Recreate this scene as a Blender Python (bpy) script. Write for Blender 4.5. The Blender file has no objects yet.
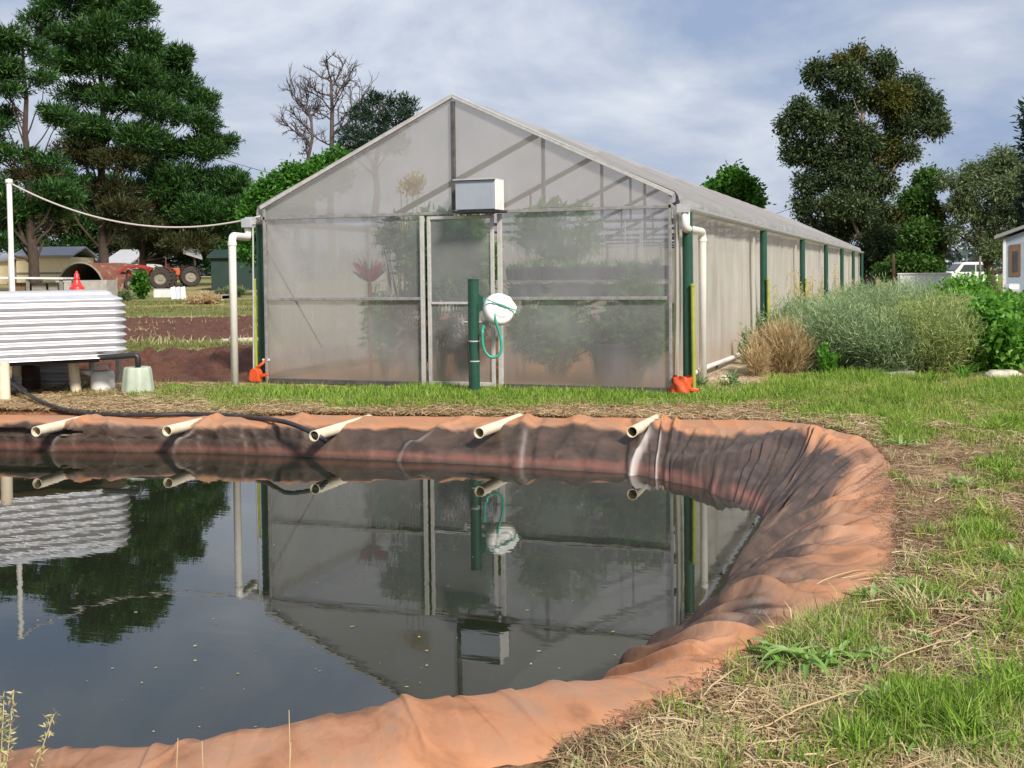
import bpy, math, random
import numpy as np
from mathutils import Vector
R = math.radians
rng = np.random.default_rng(11)
random.seed(5)
scene = bpy.context.scene
col = scene.collection

# ------------------------------------------------------------------ camera model
F, CY, PITCH, ROLL, YAW = 1146.857, 312.551, -0.0355, 0.0109, -0.3442
CAM = np.array([8.4164, -13.5555, 1.4681])
_fh = np.array([math.sin(YAW), math.cos(YAW), 0.0])
_rh = np.array([math.cos(YAW), -math.sin(YAW), 0.0])
_uh = np.array([0, 0, 1.0])
_f = _fh * math.cos(PITCH) + _uh * math.sin(PITCH)
_u2 = _uh * math.cos(PITCH) - _fh * math.sin(PITCH)
_r = _rh * math.cos(ROLL) - _u2 * math.sin(ROLL)
_u = _rh * math.sin(ROLL) + _u2 * math.cos(ROLL)
ZW = -0.39                                     # water level

def ray(px, py): return _f + (px - 512) / F * _r + (CY - py) / F * _u
def gp(px, py, z):
    d = ray(px, py); return CAM + d * ((z - CAM[2]) / d[2])
def dp(px, py, D): return CAM + ray(px, py) * D
def fp(px, py, y=0.0):
    d = ray(px, py); return CAM + d * ((y - CAM[1]) / d[1])
def proj(P):
    d = np.asarray(P) - CAM
    Z = d @ _f
    return 512 + F * (d @ _r) / Z, CY - F * (d @ _u) / Z, Z
def sstep(a, b, x):
    t = np.clip((np.asarray(x, float) - a) / (b - a), 0, 1); return t * t * (3 - 2 * t)

# value noise
_tab = rng.random((256, 256))
def vnoise(x, y):
    x = np.asarray(x, float); y = np.asarray(y, float)
    xi = np.floor(x).astype(int); yi = np.floor(y).astype(int)
    fx = x - xi; fy = y - yi
    fx = fx * fx * (3 - 2 * fx); fy = fy * fy * (3 - 2 * fy)
    a = _tab[xi & 255, yi & 255]; b = _tab[(xi + 1) & 255, yi & 255]
    c = _tab[xi & 255, (yi + 1) & 255]; d = _tab[(xi + 1) & 255, (yi + 1) & 255]
    return (a * (1 - fx) + b * fx) * (1 - fy) + (c * (1 - fx) + d * fx) * fy
def fbm(x, y, o=4):
    s = 0; a = .5; t = 0
    for i in range(o):
        s = s + a * vnoise(np.asarray(x) * 2 ** i + 17.3 * i, np.asarray(y) * 2 ** i + 9.1 * i); t += a; a *= .5
    return s / t

def gh(x, y):                                   # ground height
    x = np.asarray(x, float); y = np.asarray(y, float)
    D = (x - CAM[0]) * _fh[0] + (y - CAM[1]) * _fh[1]
    z = -.1 + .1 * sstep(11.9, 13.7, D)
    left = sstep(-.6, -4, x)
    z = z + left * .0136 * np.maximum(0, np.minimum(D, 110) - 15.5)
    z = z - left * .05 * sstep(15.5, 13.5, D)
    return z
def gg(px, py):
    z = 0.0
    for _ in range(12):
        p = gp(px, py, z); z = float(gh(p[0], p[1]))
    return np.array([p[0], p[1], z])

# ------------------------------------------------------------------ object helpers
ROOTLOC = {}
def tag(o, label=None, cat=None, group=None, kind=None):
    if label: o['label'] = label
    if cat: o['category'] = cat
    if group: o['group'] = group
    if kind: o['kind'] = kind
    return o
def thing(name, label, cat, loc, group=None, rz=0.0):
    o = bpy.data.objects.new(name, None); col.objects.link(o)
    o.location = [float(v) for v in loc]; o.rotation_euler = (0, 0, rz); o.empty_display_size = .1
    ROOTLOC[o.name] = np.array([float(v) for v in loc])
    return tag(o, label, cat, group)
def _off(parent):
    p = parent
    while p is not None and p.parent is not None: p = p.parent
    return ROOTLOC.get(p.name, np.zeros(3)) if p is not None else np.zeros(3)
def link(name, me, m, parent=None, smooth=False):
    ob = bpy.data.objects.new(name, me); col.objects.link(ob)
    if m: me.materials.append(m)
    if parent: ob.parent = parent
    if smooth: me.polygons.foreach_set('use_smooth', [True] * len(me.polygons))
    return ob
class MB:
    def __init__(s): s.v = []; s.f = []
    def add(s, vs, fs):
        o = len(s.v)
        s.v.extend([tuple(float(c) for c in p) for p in vs])
        s.f.extend([tuple(int(i) + o for i in f) for f in fs]); return s
    def box(s, c, size, Rm=None, taper=1.0):
        hx, hy, hz = [q / 2 for q in size]
        P = np.array([[-hx, -hy, -hz], [hx, -hy, -hz], [hx, hy, -hz], [-hx, hy, -hz],
                      [-hx * taper, -hy * taper, hz], [hx * taper, -hy * taper, hz], [hx * taper, hy * taper, hz], [-hx * taper, hy * taper, hz]])
        if Rm is not None: P = P @ np.asarray(Rm).T
        return s.add(P + np.asarray(c, float), [(0, 3, 2, 1), (4, 5, 6, 7), (0, 1, 5, 4), (1, 2, 6, 5), (2, 3, 7, 6), (3, 0, 4, 7)])
    def bar(s, a, b, w, h, up=(0, 0, 1)):
        a = np.asarray(a, float); b = np.asarray(b, float); d = b - a; L = np.linalg.norm(d); d = d / L
        up = np.asarray(up, float)
        if abs(d @ up) > .95: up = np.array([0, 1.0, 0])
        sx = np.cross(d, up); sx /= np.linalg.norm(sx); uz = np.cross(sx, d)
        return s.box((a + b) / 2, (w, L, h), np.stack([sx, d, uz], 1))
    def tube(s, pts, r, n=10, cap=True):
        P = np.asarray(pts, float); m = len(P)
        rr = np.broadcast_to(np.asarray(r, float), (m,))
        T = np.gradient(P, axis=0); T /= (np.linalg.norm(T, axis=1, keepdims=True) + 1e-12)
        ref = np.array([0, 0, 1.0]) if abs(T[0][2]) < .9 else np.array([1.0, 0, 0])
        vs = []; A = np.cross(T[0], ref); A /= np.linalg.norm(A)
        for i in range(m):
            A = A - T[i] * (A @ T[i]); A /= (np.linalg.norm(A) + 1e-12)
            B = np.cross(T[i], A)
            for k in range(n):
                t = 2 * math.pi * k / n
                vs.append(P[i] + rr[i] * (math.cos(t) * A + math.sin(t) * B))
        fs = []
        for i in range(m - 1):
            for k in range(n):
                fs.append((i * n + k, i * n + (k + 1) % n, (i + 1) * n + (k + 1) % n, (i + 1) * n + k))
        if cap:
            fs.append(tuple(range(n))[::-1]); fs.append(tuple(range((m - 1) * n, m * n)))
        return s.add(vs, fs)
    def pipe(s, a, b, ro, ri, n=20):            # hollow straight pipe
        a = np.asarray(a, float); b = np.asarray(b, float); d = b - a; d /= np.linalg.norm(d)
        ref = np.array([0, 0, 1.0]) if abs(d[2]) < .9 else np.array([1.0, 0, 0])
        A = np.cross(d, ref); A /= np.linalg.norm(A); B = np.cross(d, A)
        vs = []
        for P, r in ((a, ro), (b, ro), (b, ri), (a, ri)):
            for k in range(n):
                t = 2 * math.pi * k / n; vs.append(P + r * (math.cos(t) * A + math.sin(t) * B))
        fs = []
        for j in range(4):
            j2 = (j + 1) % 4
            for k in range(n):
                k2 = (k + 1) % n; fs.append((j * n + k, j * n + k2, j2 * n + k2, j2 * n + k))
        return s.add(vs, fs)
    def lathe(s, prof, c, n=24, axis=None):     # prof: (r, h) list
        c = np.asarray(c, float)
        if axis is None: d = np.array([0, 0, 1.0])
        else: d = np.asarray(axis, float); d = d / np.linalg.norm(d)
        ref = np.array([1.0, 0, 0]) if abs(d[0]) < .9 else np.array([0, 1.0, 0])
        A = np.cross(d, ref); A /= np.linalg.norm(A); B = np.cross(d, A)
        vs = []
        for r, h in prof:
            for k in range(n):
                t = 2 * math.pi * k / n; vs.append(c + d * h + r * (math.cos(t) * A + math.sin(t) * B))
        fs = []
        for i in range(len(prof) - 1):
            for k in range(n):
                fs.append((i * n + k, i * n + (k + 1) % n, (i + 1) * n + (k + 1) % n, (i + 1) * n + k))
        return s.add(vs, fs)
    def grid(s, P, closed=False):
        P = np.asarray(P, float); n, m = P.shape[:2]
        fs = []
        for i in range(n if closed else n - 1):
            i2 = (i + 1) % n
            for j in range(m - 1): fs.append((i * m + j, i2 * m + j, i2 * m + j + 1, i * m + j + 1))
        return s.add(P.reshape(-1, 3), fs)
    def prism(s, poly, a, ext):                 # poly: list of 3d points (planar), ext: extrusion vector
        P = np.asarray(poly, float); e = np.asarray(ext, float); n = len(P)
        fs = [tuple(range(n))[::-1], tuple(range(n, 2 * n))]
        for k in range(n): fs.append((k, (k + 1) % n, n + (k + 1) % n, n + k))
        return s.add(np.vstack([P, P + e]) + np.asarray(a, float), fs)
    def build(s, name, m, parent=None, smooth=False, bevel=0, local=False):
        me = bpy.data.meshes.new(name)
        v = np.array(s.v)
        if not local and parent is not None: v = v - _off(parent)
        me.from_pydata([tuple(p) for p in v], [], s.f)
        ob = link(name, me, m, parent, smooth)
        if bevel:
            b = ob.modifiers.new('bev', 'BEVEL'); b.width = bevel; b.segments = 2; b.limit_method = 'ANGLE'
        elif smooth:
            for p in me.polygons: p.use_smooth = True
        return ob
def npmesh(name, V, faces, m, parent=None, smooth=False, colattr=None, flow=None):
    """faces: list of int arrays (M,k)"""
    V = np.asarray(V, np.float32).reshape(-1, 3)
    if parent is not None: V = V - _off(parent).astype(np.float32)
    me = bpy.data.meshes.new(name)
    me.vertices.add(len(V)); me.vertices.foreach_set('co', V.ravel())
    li = np.concatenate([f.ravel() for f in faces]).astype(np.int32)
    tot = np.concatenate([np.full(len(f), f.shape[1]) for f in faces]).astype(np.int32)
    st = np.concatenate([[0], np.cumsum(tot)[:-1]]).astype(np.int32)
    me.loops.add(len(li)); me.loops.foreach_set('vertex_index', li)
    me.polygons.add(len(tot)); me.polygons.foreach_set('loop_start', st)
    try: me.polygons.foreach_set('loop_total', tot)
    except Exception: pass
    if colattr is not None:
        ca = me.color_attributes.new('Col', 'FLOAT_COLOR', 'POINT')
        c4 = np.ones((len(V), 4), np.float32); c4[:, :3] = colattr; ca.data.foreach_set('color', c4.ravel())
    if flow is not None:
        fa = me.attributes.new('Flow', 'FLOAT_VECTOR', 'POINT'); fa.data.foreach_set('vector', np.asarray(flow, np.float32).ravel())
    me.update(calc_edges=True); me.validate()
    return link(name, me, m, parent, smooth)

# ------------------------------------------------------------------ materials
def nt(name):
    m = bpy.data.materials.new(name); m.use_nodes = True
    t = m.node_tree; t.nodes.clear()
    o = t.nodes.new('ShaderNodeOutputMaterial'); return m, t, o
def N(t, typ, **kw):
    n = t.nodes.new(typ)
    for k, v in kw.items():
        if k in n.inputs: n.inputs[k].default_value = v
        else: setattr(n, k, v)
    return n
def rgba(c): return (c[0], c[1], c[2], 1)
def M(name, c1, c2=None, rough=.6, metal=0, scale=6, detail=5, bump=0, bscale=40, spec=.5, stretch=(1, 1, 1), lo=.35, hi=.65, c3=None, s3=2.0, l3=.55, h3=.7):
    m, t, o = nt(name)
    p = N(t, 'ShaderNodeBsdfPrincipled'); p.inputs['Roughness'].default_value = rough; p.inputs['Metallic'].default_value = metal
    p.inputs['Specular IOR Level'].default_value = spec
    tc = N(t, 'ShaderNodeTexCoord'); mp = N(t, 'ShaderNodeMapping'); mp.inputs['Scale'].default_value = stretch
    t.links.new(tc.outputs['Object'], mp.inputs['Vector'])
    n1 = N(t, 'ShaderNodeTexNoise'); n1.inputs['Scale'].default_value = scale; n1.inputs['Detail'].default_value = detail
    n1.inputs['Roughness'].default_value = .65
    t.links.new(mp.outputs[0], n1.inputs['Vector'])
    mr = N(t, 'ShaderNodeMapRange'); mr.inputs['From Min'].default_value = lo; mr.inputs['From Max'].default_value = hi
    t.links.new(n1.outputs['Fac'], mr.inputs['Value'])
    mx = N(t, 'ShaderNodeMix', data_type='RGBA')
    mx.inputs['A'].default_value = rgba(c1); mx.inputs['B'].default_value = rgba(c2 or [q * .8 for q in c1])
    t.links.new(mr.outputs[0], mx.inputs['Factor'])
    cs = mx.outputs['Result']
    if c3 is not None:
        n3 = N(t, 'ShaderNodeTexNoise'); n3.inputs['Scale'].default_value = s3; n3.inputs['Detail'].default_value = 6
        t.links.new(mp.outputs[0], n3.inputs['Vector'])
        m3 = N(t, 'ShaderNodeMapRange'); m3.inputs['From Min'].default_value = l3; m3.inputs['From Max'].default_value = h3
        t.links.new(n3.outputs['Fac'], m3.inputs['Value'])
        x3 = N(t, 'ShaderNodeMix', data_type='RGBA'); x3.inputs['B'].default_value = rgba(c3)
        t.links.new(cs, x3.inputs['A']); t.links.new(m3.outputs[0], x3.inputs['Factor']); cs = x3.outputs['Result']
    t.links.new(cs, p.inputs['Base Color'])
    if bump:
        n2 = N(t, 'ShaderNodeTexNoise'); n2.inputs['Scale'].default_value = bscale; n2.inputs['Detail'].default_value = 4
        t.links.new(mp.outputs[0], n2.inputs['Vector'])
        b = N(t, 'ShaderNodeBump'); b.inputs['Strength'].default_value = bump; b.inputs['Distance'].default_value = .02
        t.links.new(n2.outputs['Fac'], b.inputs['Height']); t.links.new(b.outputs[0], p.inputs['Normal'])
    t.links.new(p.outputs[0], o.inputs['Surface']); return m
def leafmat(name, cols, trans=.3, rough=.5, spec=.3):
    m, t, o = nt(name)
    g = N(t, 'ShaderNodeNewGeometry'); cr = N(t, 'ShaderNodeValToRGB')
    e = cr.color_ramp.elements
    while len(e) < len(cols): e.new(.5)
    for i, c in enumerate(cols): e[i].position = i / (len(cols) - 1); e[i].color = rgba(c)
    t.links.new(g.outputs['Random Per Island'], cr.inputs[0])
    p = N(t, 'ShaderNodeBsdfPrincipled'); p.inputs['Roughness'].default_value = rough; p.inputs['Specular IOR Level'].default_value = spec
    t.links.new(cr.outputs[0], p.inputs['Base Color'])
    tl = N(t, 'ShaderNodeBsdfTranslucent'); t.links.new(cr.outputs[0], tl.inputs['Color'])
    mx = N(t, 'ShaderNodeMixShader'); mx.inputs[0].default_value = trans
    t.links.new(p.outputs[0], mx.inputs[1]); t.links.new(tl.outputs[0], mx.inputs[2]); t.links.new(mx.outputs[0], o.inputs[0])
    return m
def filmmat(name, colr, T, tmin, tmax, stain=False, gloss=.06, rough=.3, transl=.45, folds=0, foldscale=(9, 1, .4), blur=0):
    m, t, o = nt(name)
    tc = N(t, 'ShaderNodeTexCoord')
    n1 = N(t, 'ShaderNodeTexNoise'); n1.inputs['Scale'].default_value = 1.3; n1.inputs['Detail'].default_value = 6
    t.links.new(tc.outputs['Object'], n1.inputs['Vector'])
    mc = N(t, 'ShaderNodeMix', data_type='RGBA'); mc.inputs['A'].default_value = rgba(colr); mc.inputs['B'].default_value = rgba([colr[0] * .88, colr[1] * .87, colr[2] * .84])
    mr = N(t, 'ShaderNodeMapRange'); mr.inputs['From Min'].default_value = .35; mr.inputs['From Max'].default_value = .7
    t.links.new(n1.outputs['Fac'], mr.inputs[0]); t.links.new(mr.outputs[0], mc.inputs['Factor'])
    cs = mc.outputs['Result']
    mt = N(t, 'ShaderNodeMapRange'); mt.inputs['From Min'].default_value = .3; mt.inputs['From Max'].default_value = .7
    mt.inputs['To Min'].default_value = tmin; mt.inputs['To Max'].default_value = tmax
    n5 = N(t, 'ShaderNodeTexNoise'); n5.inputs['Scale'].default_value = .9; n5.inputs['Detail'].default_value = 3
    t.links.new(tc.outputs['Object'], n5.inputs['Vector']); t.links.new(n5.outputs['Fac'], mt.inputs[0])
    ts = mt.outputs[0]
    if stain:                                   # red soil splashed up from the ground
        sx = N(t, 'ShaderNodeSeparateXYZ'); t.links.new(tc.outputs['Object'], sx.inputs[0])
        n4 = N(t, 'ShaderNodeTexNoise'); n4.inputs['Scale'].default_value = 2.2; n4.inputs['Detail'].default_value = 7
        t.links.new(tc.outputs['Object'], n4.inputs['Vector'])
        ad = N(t, 'ShaderNodeMath', operation='MULTIPLY_ADD'); ad.inputs[1].default_value = -.9
        t.links.new(n4.outputs['Fac'], ad.inputs[0]); t.links.new(sx.outputs['Z'], ad.inputs[2])
        ms = N(t, 'ShaderNodeMapRange'); ms.inputs['From Min'].default_value = -.32; ms.inputs['From Max'].default_value = .12
        ms.inputs['To Min'].default_value = .5; ms.inputs['To Max'].default_value = 0
        t.links.new(ad.outputs[0], ms.inputs[0])
        m2 = N(t, 'ShaderNodeMix', data_type='RGBA'); m2.inputs['B'].default_value = (.5, .27, .15, 1)
        t.links.new(cs, m2.inputs['A']); t.links.new(ms.outputs[0], m2.inputs['Factor']); cs = m2.outputs['Result']
        mm = N(t, 'ShaderNodeMath', operation='MULTIPLY_ADD'); mm.inputs[1].default_value = -.35
        t.links.new(ms.outputs[0], mm.inputs[0]); t.links.new(ts, mm.inputs[2]); mm.use_clamp = True; ts = mm.outputs[0]
    df = N(t, 'ShaderNodeBsdfDiffuse'); tl = N(t, 'ShaderNodeBsdfTranslucent')
    t.links.new(cs, df.inputs[0]); t.links.new(cs, tl.inputs[0])
    a = N(t, 'ShaderNodeMixShader'); a.inputs[0].default_value = transl
    t.links.new(df.outputs[0], a.inputs[1]); t.links.new(tl.outputs[0], a.inputs[2])
    tr = N(t, 'ShaderNodeBsdfTransparent'); tr.inputs[0].default_value = (.97, .97, .96, 1)
    see = tr.outputs[0]
    if blur:                                    # cloudy sheet: what stands behind it goes soft with distance
        rf = N(t, 'ShaderNodeBsdfRefraction'); rf.inputs['IOR'].default_value = 1.22; rf.inputs['Roughness'].default_value = .17; rf.inputs['Color'].default_value = (.97, .97, .96, 1)
        bl = N(t, 'ShaderNodeMixShader'); bl.inputs[0].default_value = blur
        t.links.new(tr.outputs[0], bl.inputs[1]); t.links.new(rf.outputs[0], bl.inputs[2]); see = bl.outputs[0]
    b = N(t, 'ShaderNodeMixShader'); t.links.new(ts, b.inputs[0])
    t.links.new(a.outputs[0], b.inputs[1]); t.links.new(see, b.inputs[2])
    gl = N(t, 'ShaderNodeBsdfGlossy'); gl.inputs['Roughness'].default_value = rough
    c = N(t, 'ShaderNodeMixShader'); c.inputs[0].default_value = gloss
    t.links.new(b.outputs[0], c.inputs[1]); t.links.new(gl.outputs[0], c.inputs[2])
    mp = N(t, 'ShaderNodeMapping'); mp.inputs['Scale'].default_value = foldscale
    t.links.new(tc.outputs['Object'], mp.inputs[0])
    nb = N(t, 'ShaderNodeTexNoise'); nb.inputs['Scale'].default_value = 1.0; nb.inputs['Detail'].default_value = 4
    t.links.new(mp.outputs[0], nb.inputs['Vector'])
    bp = N(t, 'ShaderNodeBump'); bp.inputs['Strength'].default_value = folds or .15; bp.inputs['Distance'].default_value = .05
    t.links.new(nb.outputs['Fac'], bp.inputs['Height'])
    for q in (df, tl, gl): t.links.new(bp.outputs[0], q.inputs['Normal'])
    t.links.new(c.outputs[0], o.inputs[0]); return m

MT = {}
MT['pvc'] = M('pvc', (.8, .79, .75), (.72, .69, .63), rough=.35, scale=5, c3=(.5, .38, .27), s3=3, l3=.62, h3=.8)
MT['pvc_cream'] = M('pvc_cream', (.76, .69, .54), (.68, .58, .42), rough=.4, scale=9, c3=(.42, .28, .17), s3=7, l3=.62, h3=.75)
MT['galv'] = M('galv', (.55, .56, .57), (.44, .45, .46), rough=.45, metal=.25, scale=10)
MT['steel'] = M('steel', (.38, .37, .36), (.26, .25, .24), rough=.5, metal=.4, scale=14, c3=(.25, .15, .1), s3=6, l3=.66, h3=.8)
MT['alu'] = M('alu', (.58, .57, .55), (.46, .45, .43), rough=.45, metal=.2, scale=12, c3=(.4, .3, .22), s3=5, l3=.65, h3=.8)
MT['dark_steel'] = M('dark_steel', (.12, .115, .11), (.07, .065, .06), rough=.55, metal=.3, scale=12)
MT['green_paint'] = M('green_paint', (.01, .058, .036), (.016, .075, .048), rough=.4, scale=7, c3=(.05, .09, .06), s3=12, l3=.6, h3=.8)
MT['lime'] = M('lime', (.36, .4, .05), (.26, .3, .045), rough=.5, scale=8)
MT['orange'] = M('orange', (.72, .1, .025), (.55, .07, .02), rough=.45, scale=9, bump=.2, bscale=30)
MT['white_plastic'] = M('white_plastic', (.8, .8, .79), (.74, .74, .72), rough=.3, scale=4, c3=(.6, .58, .53), s3=6, l3=.62, h3=.85)
MT['teal'] = M('teal', (.02, .28, .2), (.03, .34, .25), rough=.35, scale=9)
MT['black'] = M('black', (.018, .018, .02), (.03, .03, .032), rough=.45, scale=8, c3=(.09, .07, .055), s3=7, l3=.6, h3=.8)
MT['tank'] = M('tank', (.56, .57, .6), (.48, .49, .52), rough=.4, metal=.3, scale=5, c3=(.42, .38, .34), s3=4, l3=.62, h3=.85, stretch=(1, 1, 3))
MT['corr'] = M('corr', (.6, .61, .63), (.5, .5, .52), rough=.45, metal=.25, scale=5, c3=(.4, .3, .24), s3=4, l3=.6, h3=.85)
MT['red_plastic'] = M('red_plastic', (.68, .035, .03), (.58, .03, .025), rough=.35, scale=6)
MT['red_paint'] = M('red_paint', (.34, .03, .02), (.22, .03, .022), rough=.45, scale=5, c3=(.25, .12, .07), s3=6, l3=.6, h3=.85)
MT['orange_paint'] = M('orange_paint', (.5, .1, .03), (.38, .08, .03), rough=.5, scale=5, c3=(.25, .14, .08), s3=6, l3=.6, h3=.85)
MT['tyre'] = M('tyre', (.03, .028, .026), (.06, .045, .035), rough=.9, scale=6)
MT['rim'] = M('rim', (.3, .27, .21), (.2, .17, .13), rough=.6, scale=6)
MT['bucket'] = M('bucket', (.42, .48, .38), (.36, .42, .33), rough=.5, scale=5, c3=(.38, .3, .22), s3=5, l3=.58, h3=.8)
MT['cream_wall'] = M('cream_wall', (.82, .68, .42), (.76, .62, .38), rough=.8, scale=2)
MT['grey_roof'] = M('grey_roof', (.3, .31, .32), (.25, .25, .26), rough=.6, scale=3)
MT['rust'] = M('rust', (.2, .075, .045), (.12, .045, .03), rough=.8, scale=3, c3=(.35, .26, .2), s3=4, l3=.55, h3=.75)
MT['white_wall'] = M('white_wall', (.7, .7, .69), (.6, .6, .58), rough=.7, scale=3, c3=(.42, .37, .3), s3=3, l3=.62, h3=.85)
MT['blue_wall'] = M('blue_wall', (.36, .42, .5), (.3, .36, .43), rough=.7, scale=4)
MT['navy'] = M('navy', (.07, .09, .13), (.05, .06, .09), rough=.6, scale=4)
MT['wood'] = M('wood', (.22, .13, .075), (.14, .08, .05), rough=.85, scale=5, stretch=(4, 4, .5), bump=.3)
MT['greywood'] = M('greywood', (.3, .27, .23), (.2, .18, .15), rough=.9, scale=6, stretch=(1, 1, 4), bump=.3)
MT['dkgreen_wall'] = M('dkgreen_wall', (.008, .028, .022), (.012, .035, .026), rough=.6, scale=3)
MT['concrete'] = M('concrete', (.42, .4, .36), (.3, .28, .25), rough=.9, scale=5, bump=.4, bscale=30)
MT['limestone'] = M('limestone', (.6, .56, .46), (.42, .38, .3), rough=.95, scale=7, bump=.8, bscale=16)
MT['glass'] = M('dark_glass', (.05, .06, .07), (.04, .05, .06), rough=.08, scale=3, spec=.8)
MT['car_white'] = M('car_white', (.72, .73, .74), (.68, .69, .7), rough=.25, scale=2)
MT['bark'] = M('bark', (.08, .052, .038), (.035, .026, .02), rough=.95, scale=5, stretch=(3, 3, .6), bump=.8, bscale=12)
MT['bark_pale'] = M('bark_pale', (.3, .25, .2), (.16, .125, .1), rough=.9, scale=3, stretch=(2, 2, .5), bump=.5, bscale=10)
MT['bark_dead'] = M('bark_dead', (.1, .078, .072), (.065, .05, .047), rough=.95, scale=4)
MT['soil_red'] = M('soil_red', (.12, .042, .021), (.055, .021, .012), rough=.95, scale=9, bump=1, bscale=26)
MT['box_blue'] = M('box_blue', (.36, .4, .46), (.32, .36, .42), rough=.35, metal=.1, scale=4)
MT['plate'] = M('brown_plastic', (.085, .05, .04), (.06, .036, .03), rough=.5, scale=5)
MT['tray'] = M('tray', (.05, .055, .075), (.035, .04, .05), rough=.6, scale=8)
MT['rope'] = M('rope', (.5, .46, .42), (.42, .39, .36), rough=.8, scale=30)
MT['film_front'] = filmmat('film_front', (.68, .69, .715), 0, .55, .8, stain=True, blur=.4, gloss=.08, rough=.22, transl=.4, folds=.25, foldscale=(5, 5, 1.2))
MT['film_gable'] = filmmat('film_gable', (.60, .58, .56), 0, .42, .5, gloss=.04, transl=.5, folds=.2, foldscale=(4, 4, 1))
MT['film_roof'] = filmmat('film_roof', (.60, .60, .605), 0, .24, .34, gloss=.04, transl=.5, folds=.3, foldscale=(2.5, 5, 2))
MT['film_side'] = filmmat('film_side', (.80, .775, .70), 0, .16, .24, stain=True, gloss=.05, transl=.5, folds=.7, foldscale=(3, 10, .35))
MT['pine'] = leafmat('pine', [(.008, .028, .006), (.017, .056, .011), (.03, .1, .018), (.08, .17, .03)], trans=.2)
MT['pine_brown'] = leafmat('pine_olive', [(.02, .035, .01), (.05, .06, .018), (.08, .055, .025), (.03, .07, .018)], trans=.2)
MT['conifer'] = leafmat('conifer', [(.008, .022, .012), (.015, .04, .02), (.025, .055, .025)], trans=.15)
MT['bright'] = leafmat('bright', [(.03, .11, .012), (.06, .19, .02), (.1, .26, .03)], trans=.4)
MT['broad'] = leafmat('broad', [(.03, .085, .014), (.06, .14, .022), (.1, .2, .035)], trans=.35)
MT['euc'] = leafmat('euc', [(.016, .034, .014), (.034, .062, .022), (.065, .1, .034), (.11, .14, .05)], trans=.2)
MT['euc_y'] = leafmat('euc_y', [(.03, .05, .012), (.08, .1, .018), (.15, .13, .02), (.06, .09, .02)], trans=.3)
MT['olive'] = leafmat('olive', [(.08, .12, .05), (.13, .18, .07), (.18, .22, .1)], trans=.3)
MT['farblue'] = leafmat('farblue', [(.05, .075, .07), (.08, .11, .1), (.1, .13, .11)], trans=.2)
MT['fennel'] = leafmat('fennel', [(.17, .25, .1), (.27, .38, .18), (.4, .5, .29), (.2, .3, .12)], trans=.35)
MT['fennel_y'] = leafmat('fennel_y', [(.19, .28, .08), (.3, .38, .13), (.46, .48, .19), (.23, .33, .11)], trans=.35)
MT['drybush'] = leafmat('drybush', [(.36, .26, .13), (.5, .37, .2), (.62, .5, .3)], trans=.3)
MT['leafy'] = leafmat('leafy', [(.06, .19, .02), (.12, .31, .035), (.2, .42, .06)], trans=.4, rough=.4)
MT['grass'] = leafmat('grass', [(.04, .1, .01), (.13, .25, .022), (.21, .36, .035), (.3, .44, .06), (.5, .56, .2)], trans=.35)
MT['grass_y'] = leafmat('grass_y', [(.2, .28, .04), (.33, .38, .07), (.48, .48, .16), (.22, .32, .05)], trans=.35)
MT['grass_pale'] = leafmat('grass_pale', [(.3, .33, .13), (.5, .45, .23), (.6, .52, .3), (.22, .3, .08)], trans=.3)
MT['field'] = leafmat('field', [(.1, .13, .03), (.15, .19, .045), (.27, .25, .11), (.2, .2, .07)], trans=.3)
MT['straw'] = leafmat('straw', [(.24, .14, .065), (.42, .28, .14), (.58, .44, .25), (.68, .56, .36)], trans=.15)
MT['straw_brown'] = leafmat('straw_brown', [(.1, .05, .03), (.2, .11, .06), (.33, .2, .11), (.44, .31, .18)], trans=.15)
MT['weed'] = leafmat('weed', [(.14, .3, .05), (.26, .42, .1), (.42, .52, .24)], trans=.35, rough=.35)
MT['inside'] = leafmat('inside_leaf', [(.07, .2, .03), (.14, .34, .05), (.24, .44, .1), (.1, .26, .06)], trans=.45)
MT['bromeliad'] = leafmat('bromeliad', [(.5, .02, .1), (.6, .05, .12), (.25, .2, .06), (.1, .16, .04)], trans=.3)
MT['ginger'] = leafmat('ginger', [(.1, .16, .04), (.5, .2, .08), (.06, .13, .04), (.2, .2, .08)], trans=.3)
MT['tan_plume'] = leafmat('tan_plume', [(.6, .48, .16), (.7, .56, .22), (.5, .44, .14)], trans=.55)

# ground
m, t, o = nt('ground'); MT['ground'] = m
p = N(t, 'ShaderNodeBsdfPrincipled'); p.inputs['Roughness'].default_value = .95; p.inputs['Specular IOR Level'].default_value = .15
at = N(t, 'ShaderNodeVertexColor'); at.layer_name = 'Col'
tc = N(t, 'ShaderNodeTexCoord')
n1 = N(t, 'ShaderNodeTexNoise'); n1.inputs['Scale'].default_value = 7; n1.inputs['Detail'].default_value = 8; n1.inputs['Roughness'].default_value = .7
t.links.new(tc.outputs['Object'], n1.inputs['Vector'])
mr = N(t, 'ShaderNodeMapRange'); mr.inputs['From Min'].default_value = .3; mr.inputs['From Max'].default_value = .7; mr.inputs['To Min'].default_value = .5; mr.inputs['To Max'].default_value = 1.4
t.links.new(n1.outputs['Fac'], mr.inputs[0])
mu = N(t, 'ShaderNodeMix', data_type='RGBA', blend_type='MULTIPLY'); mu.inputs['Factor'].default_value = 1
t.links.new(at.outputs['Color'], mu.inputs['A']); t.links.new(mr.outputs[0], mu.inputs['B'])
t.links.new(mu.outputs['Result'], p.inputs['Base Color'])
n2 = N(t, 'ShaderNodeTexNoise'); n2.inputs['Scale'].default_value = 28; n2.inputs['Detail'].default_value = 6
t.links.new(tc.outputs['Object'], n2.inputs['Vector'])
b = N(t, 'ShaderNodeBump'); b.inputs['Strength'].default_value = 1; b.inputs['Distance'].default_value = .03
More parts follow.
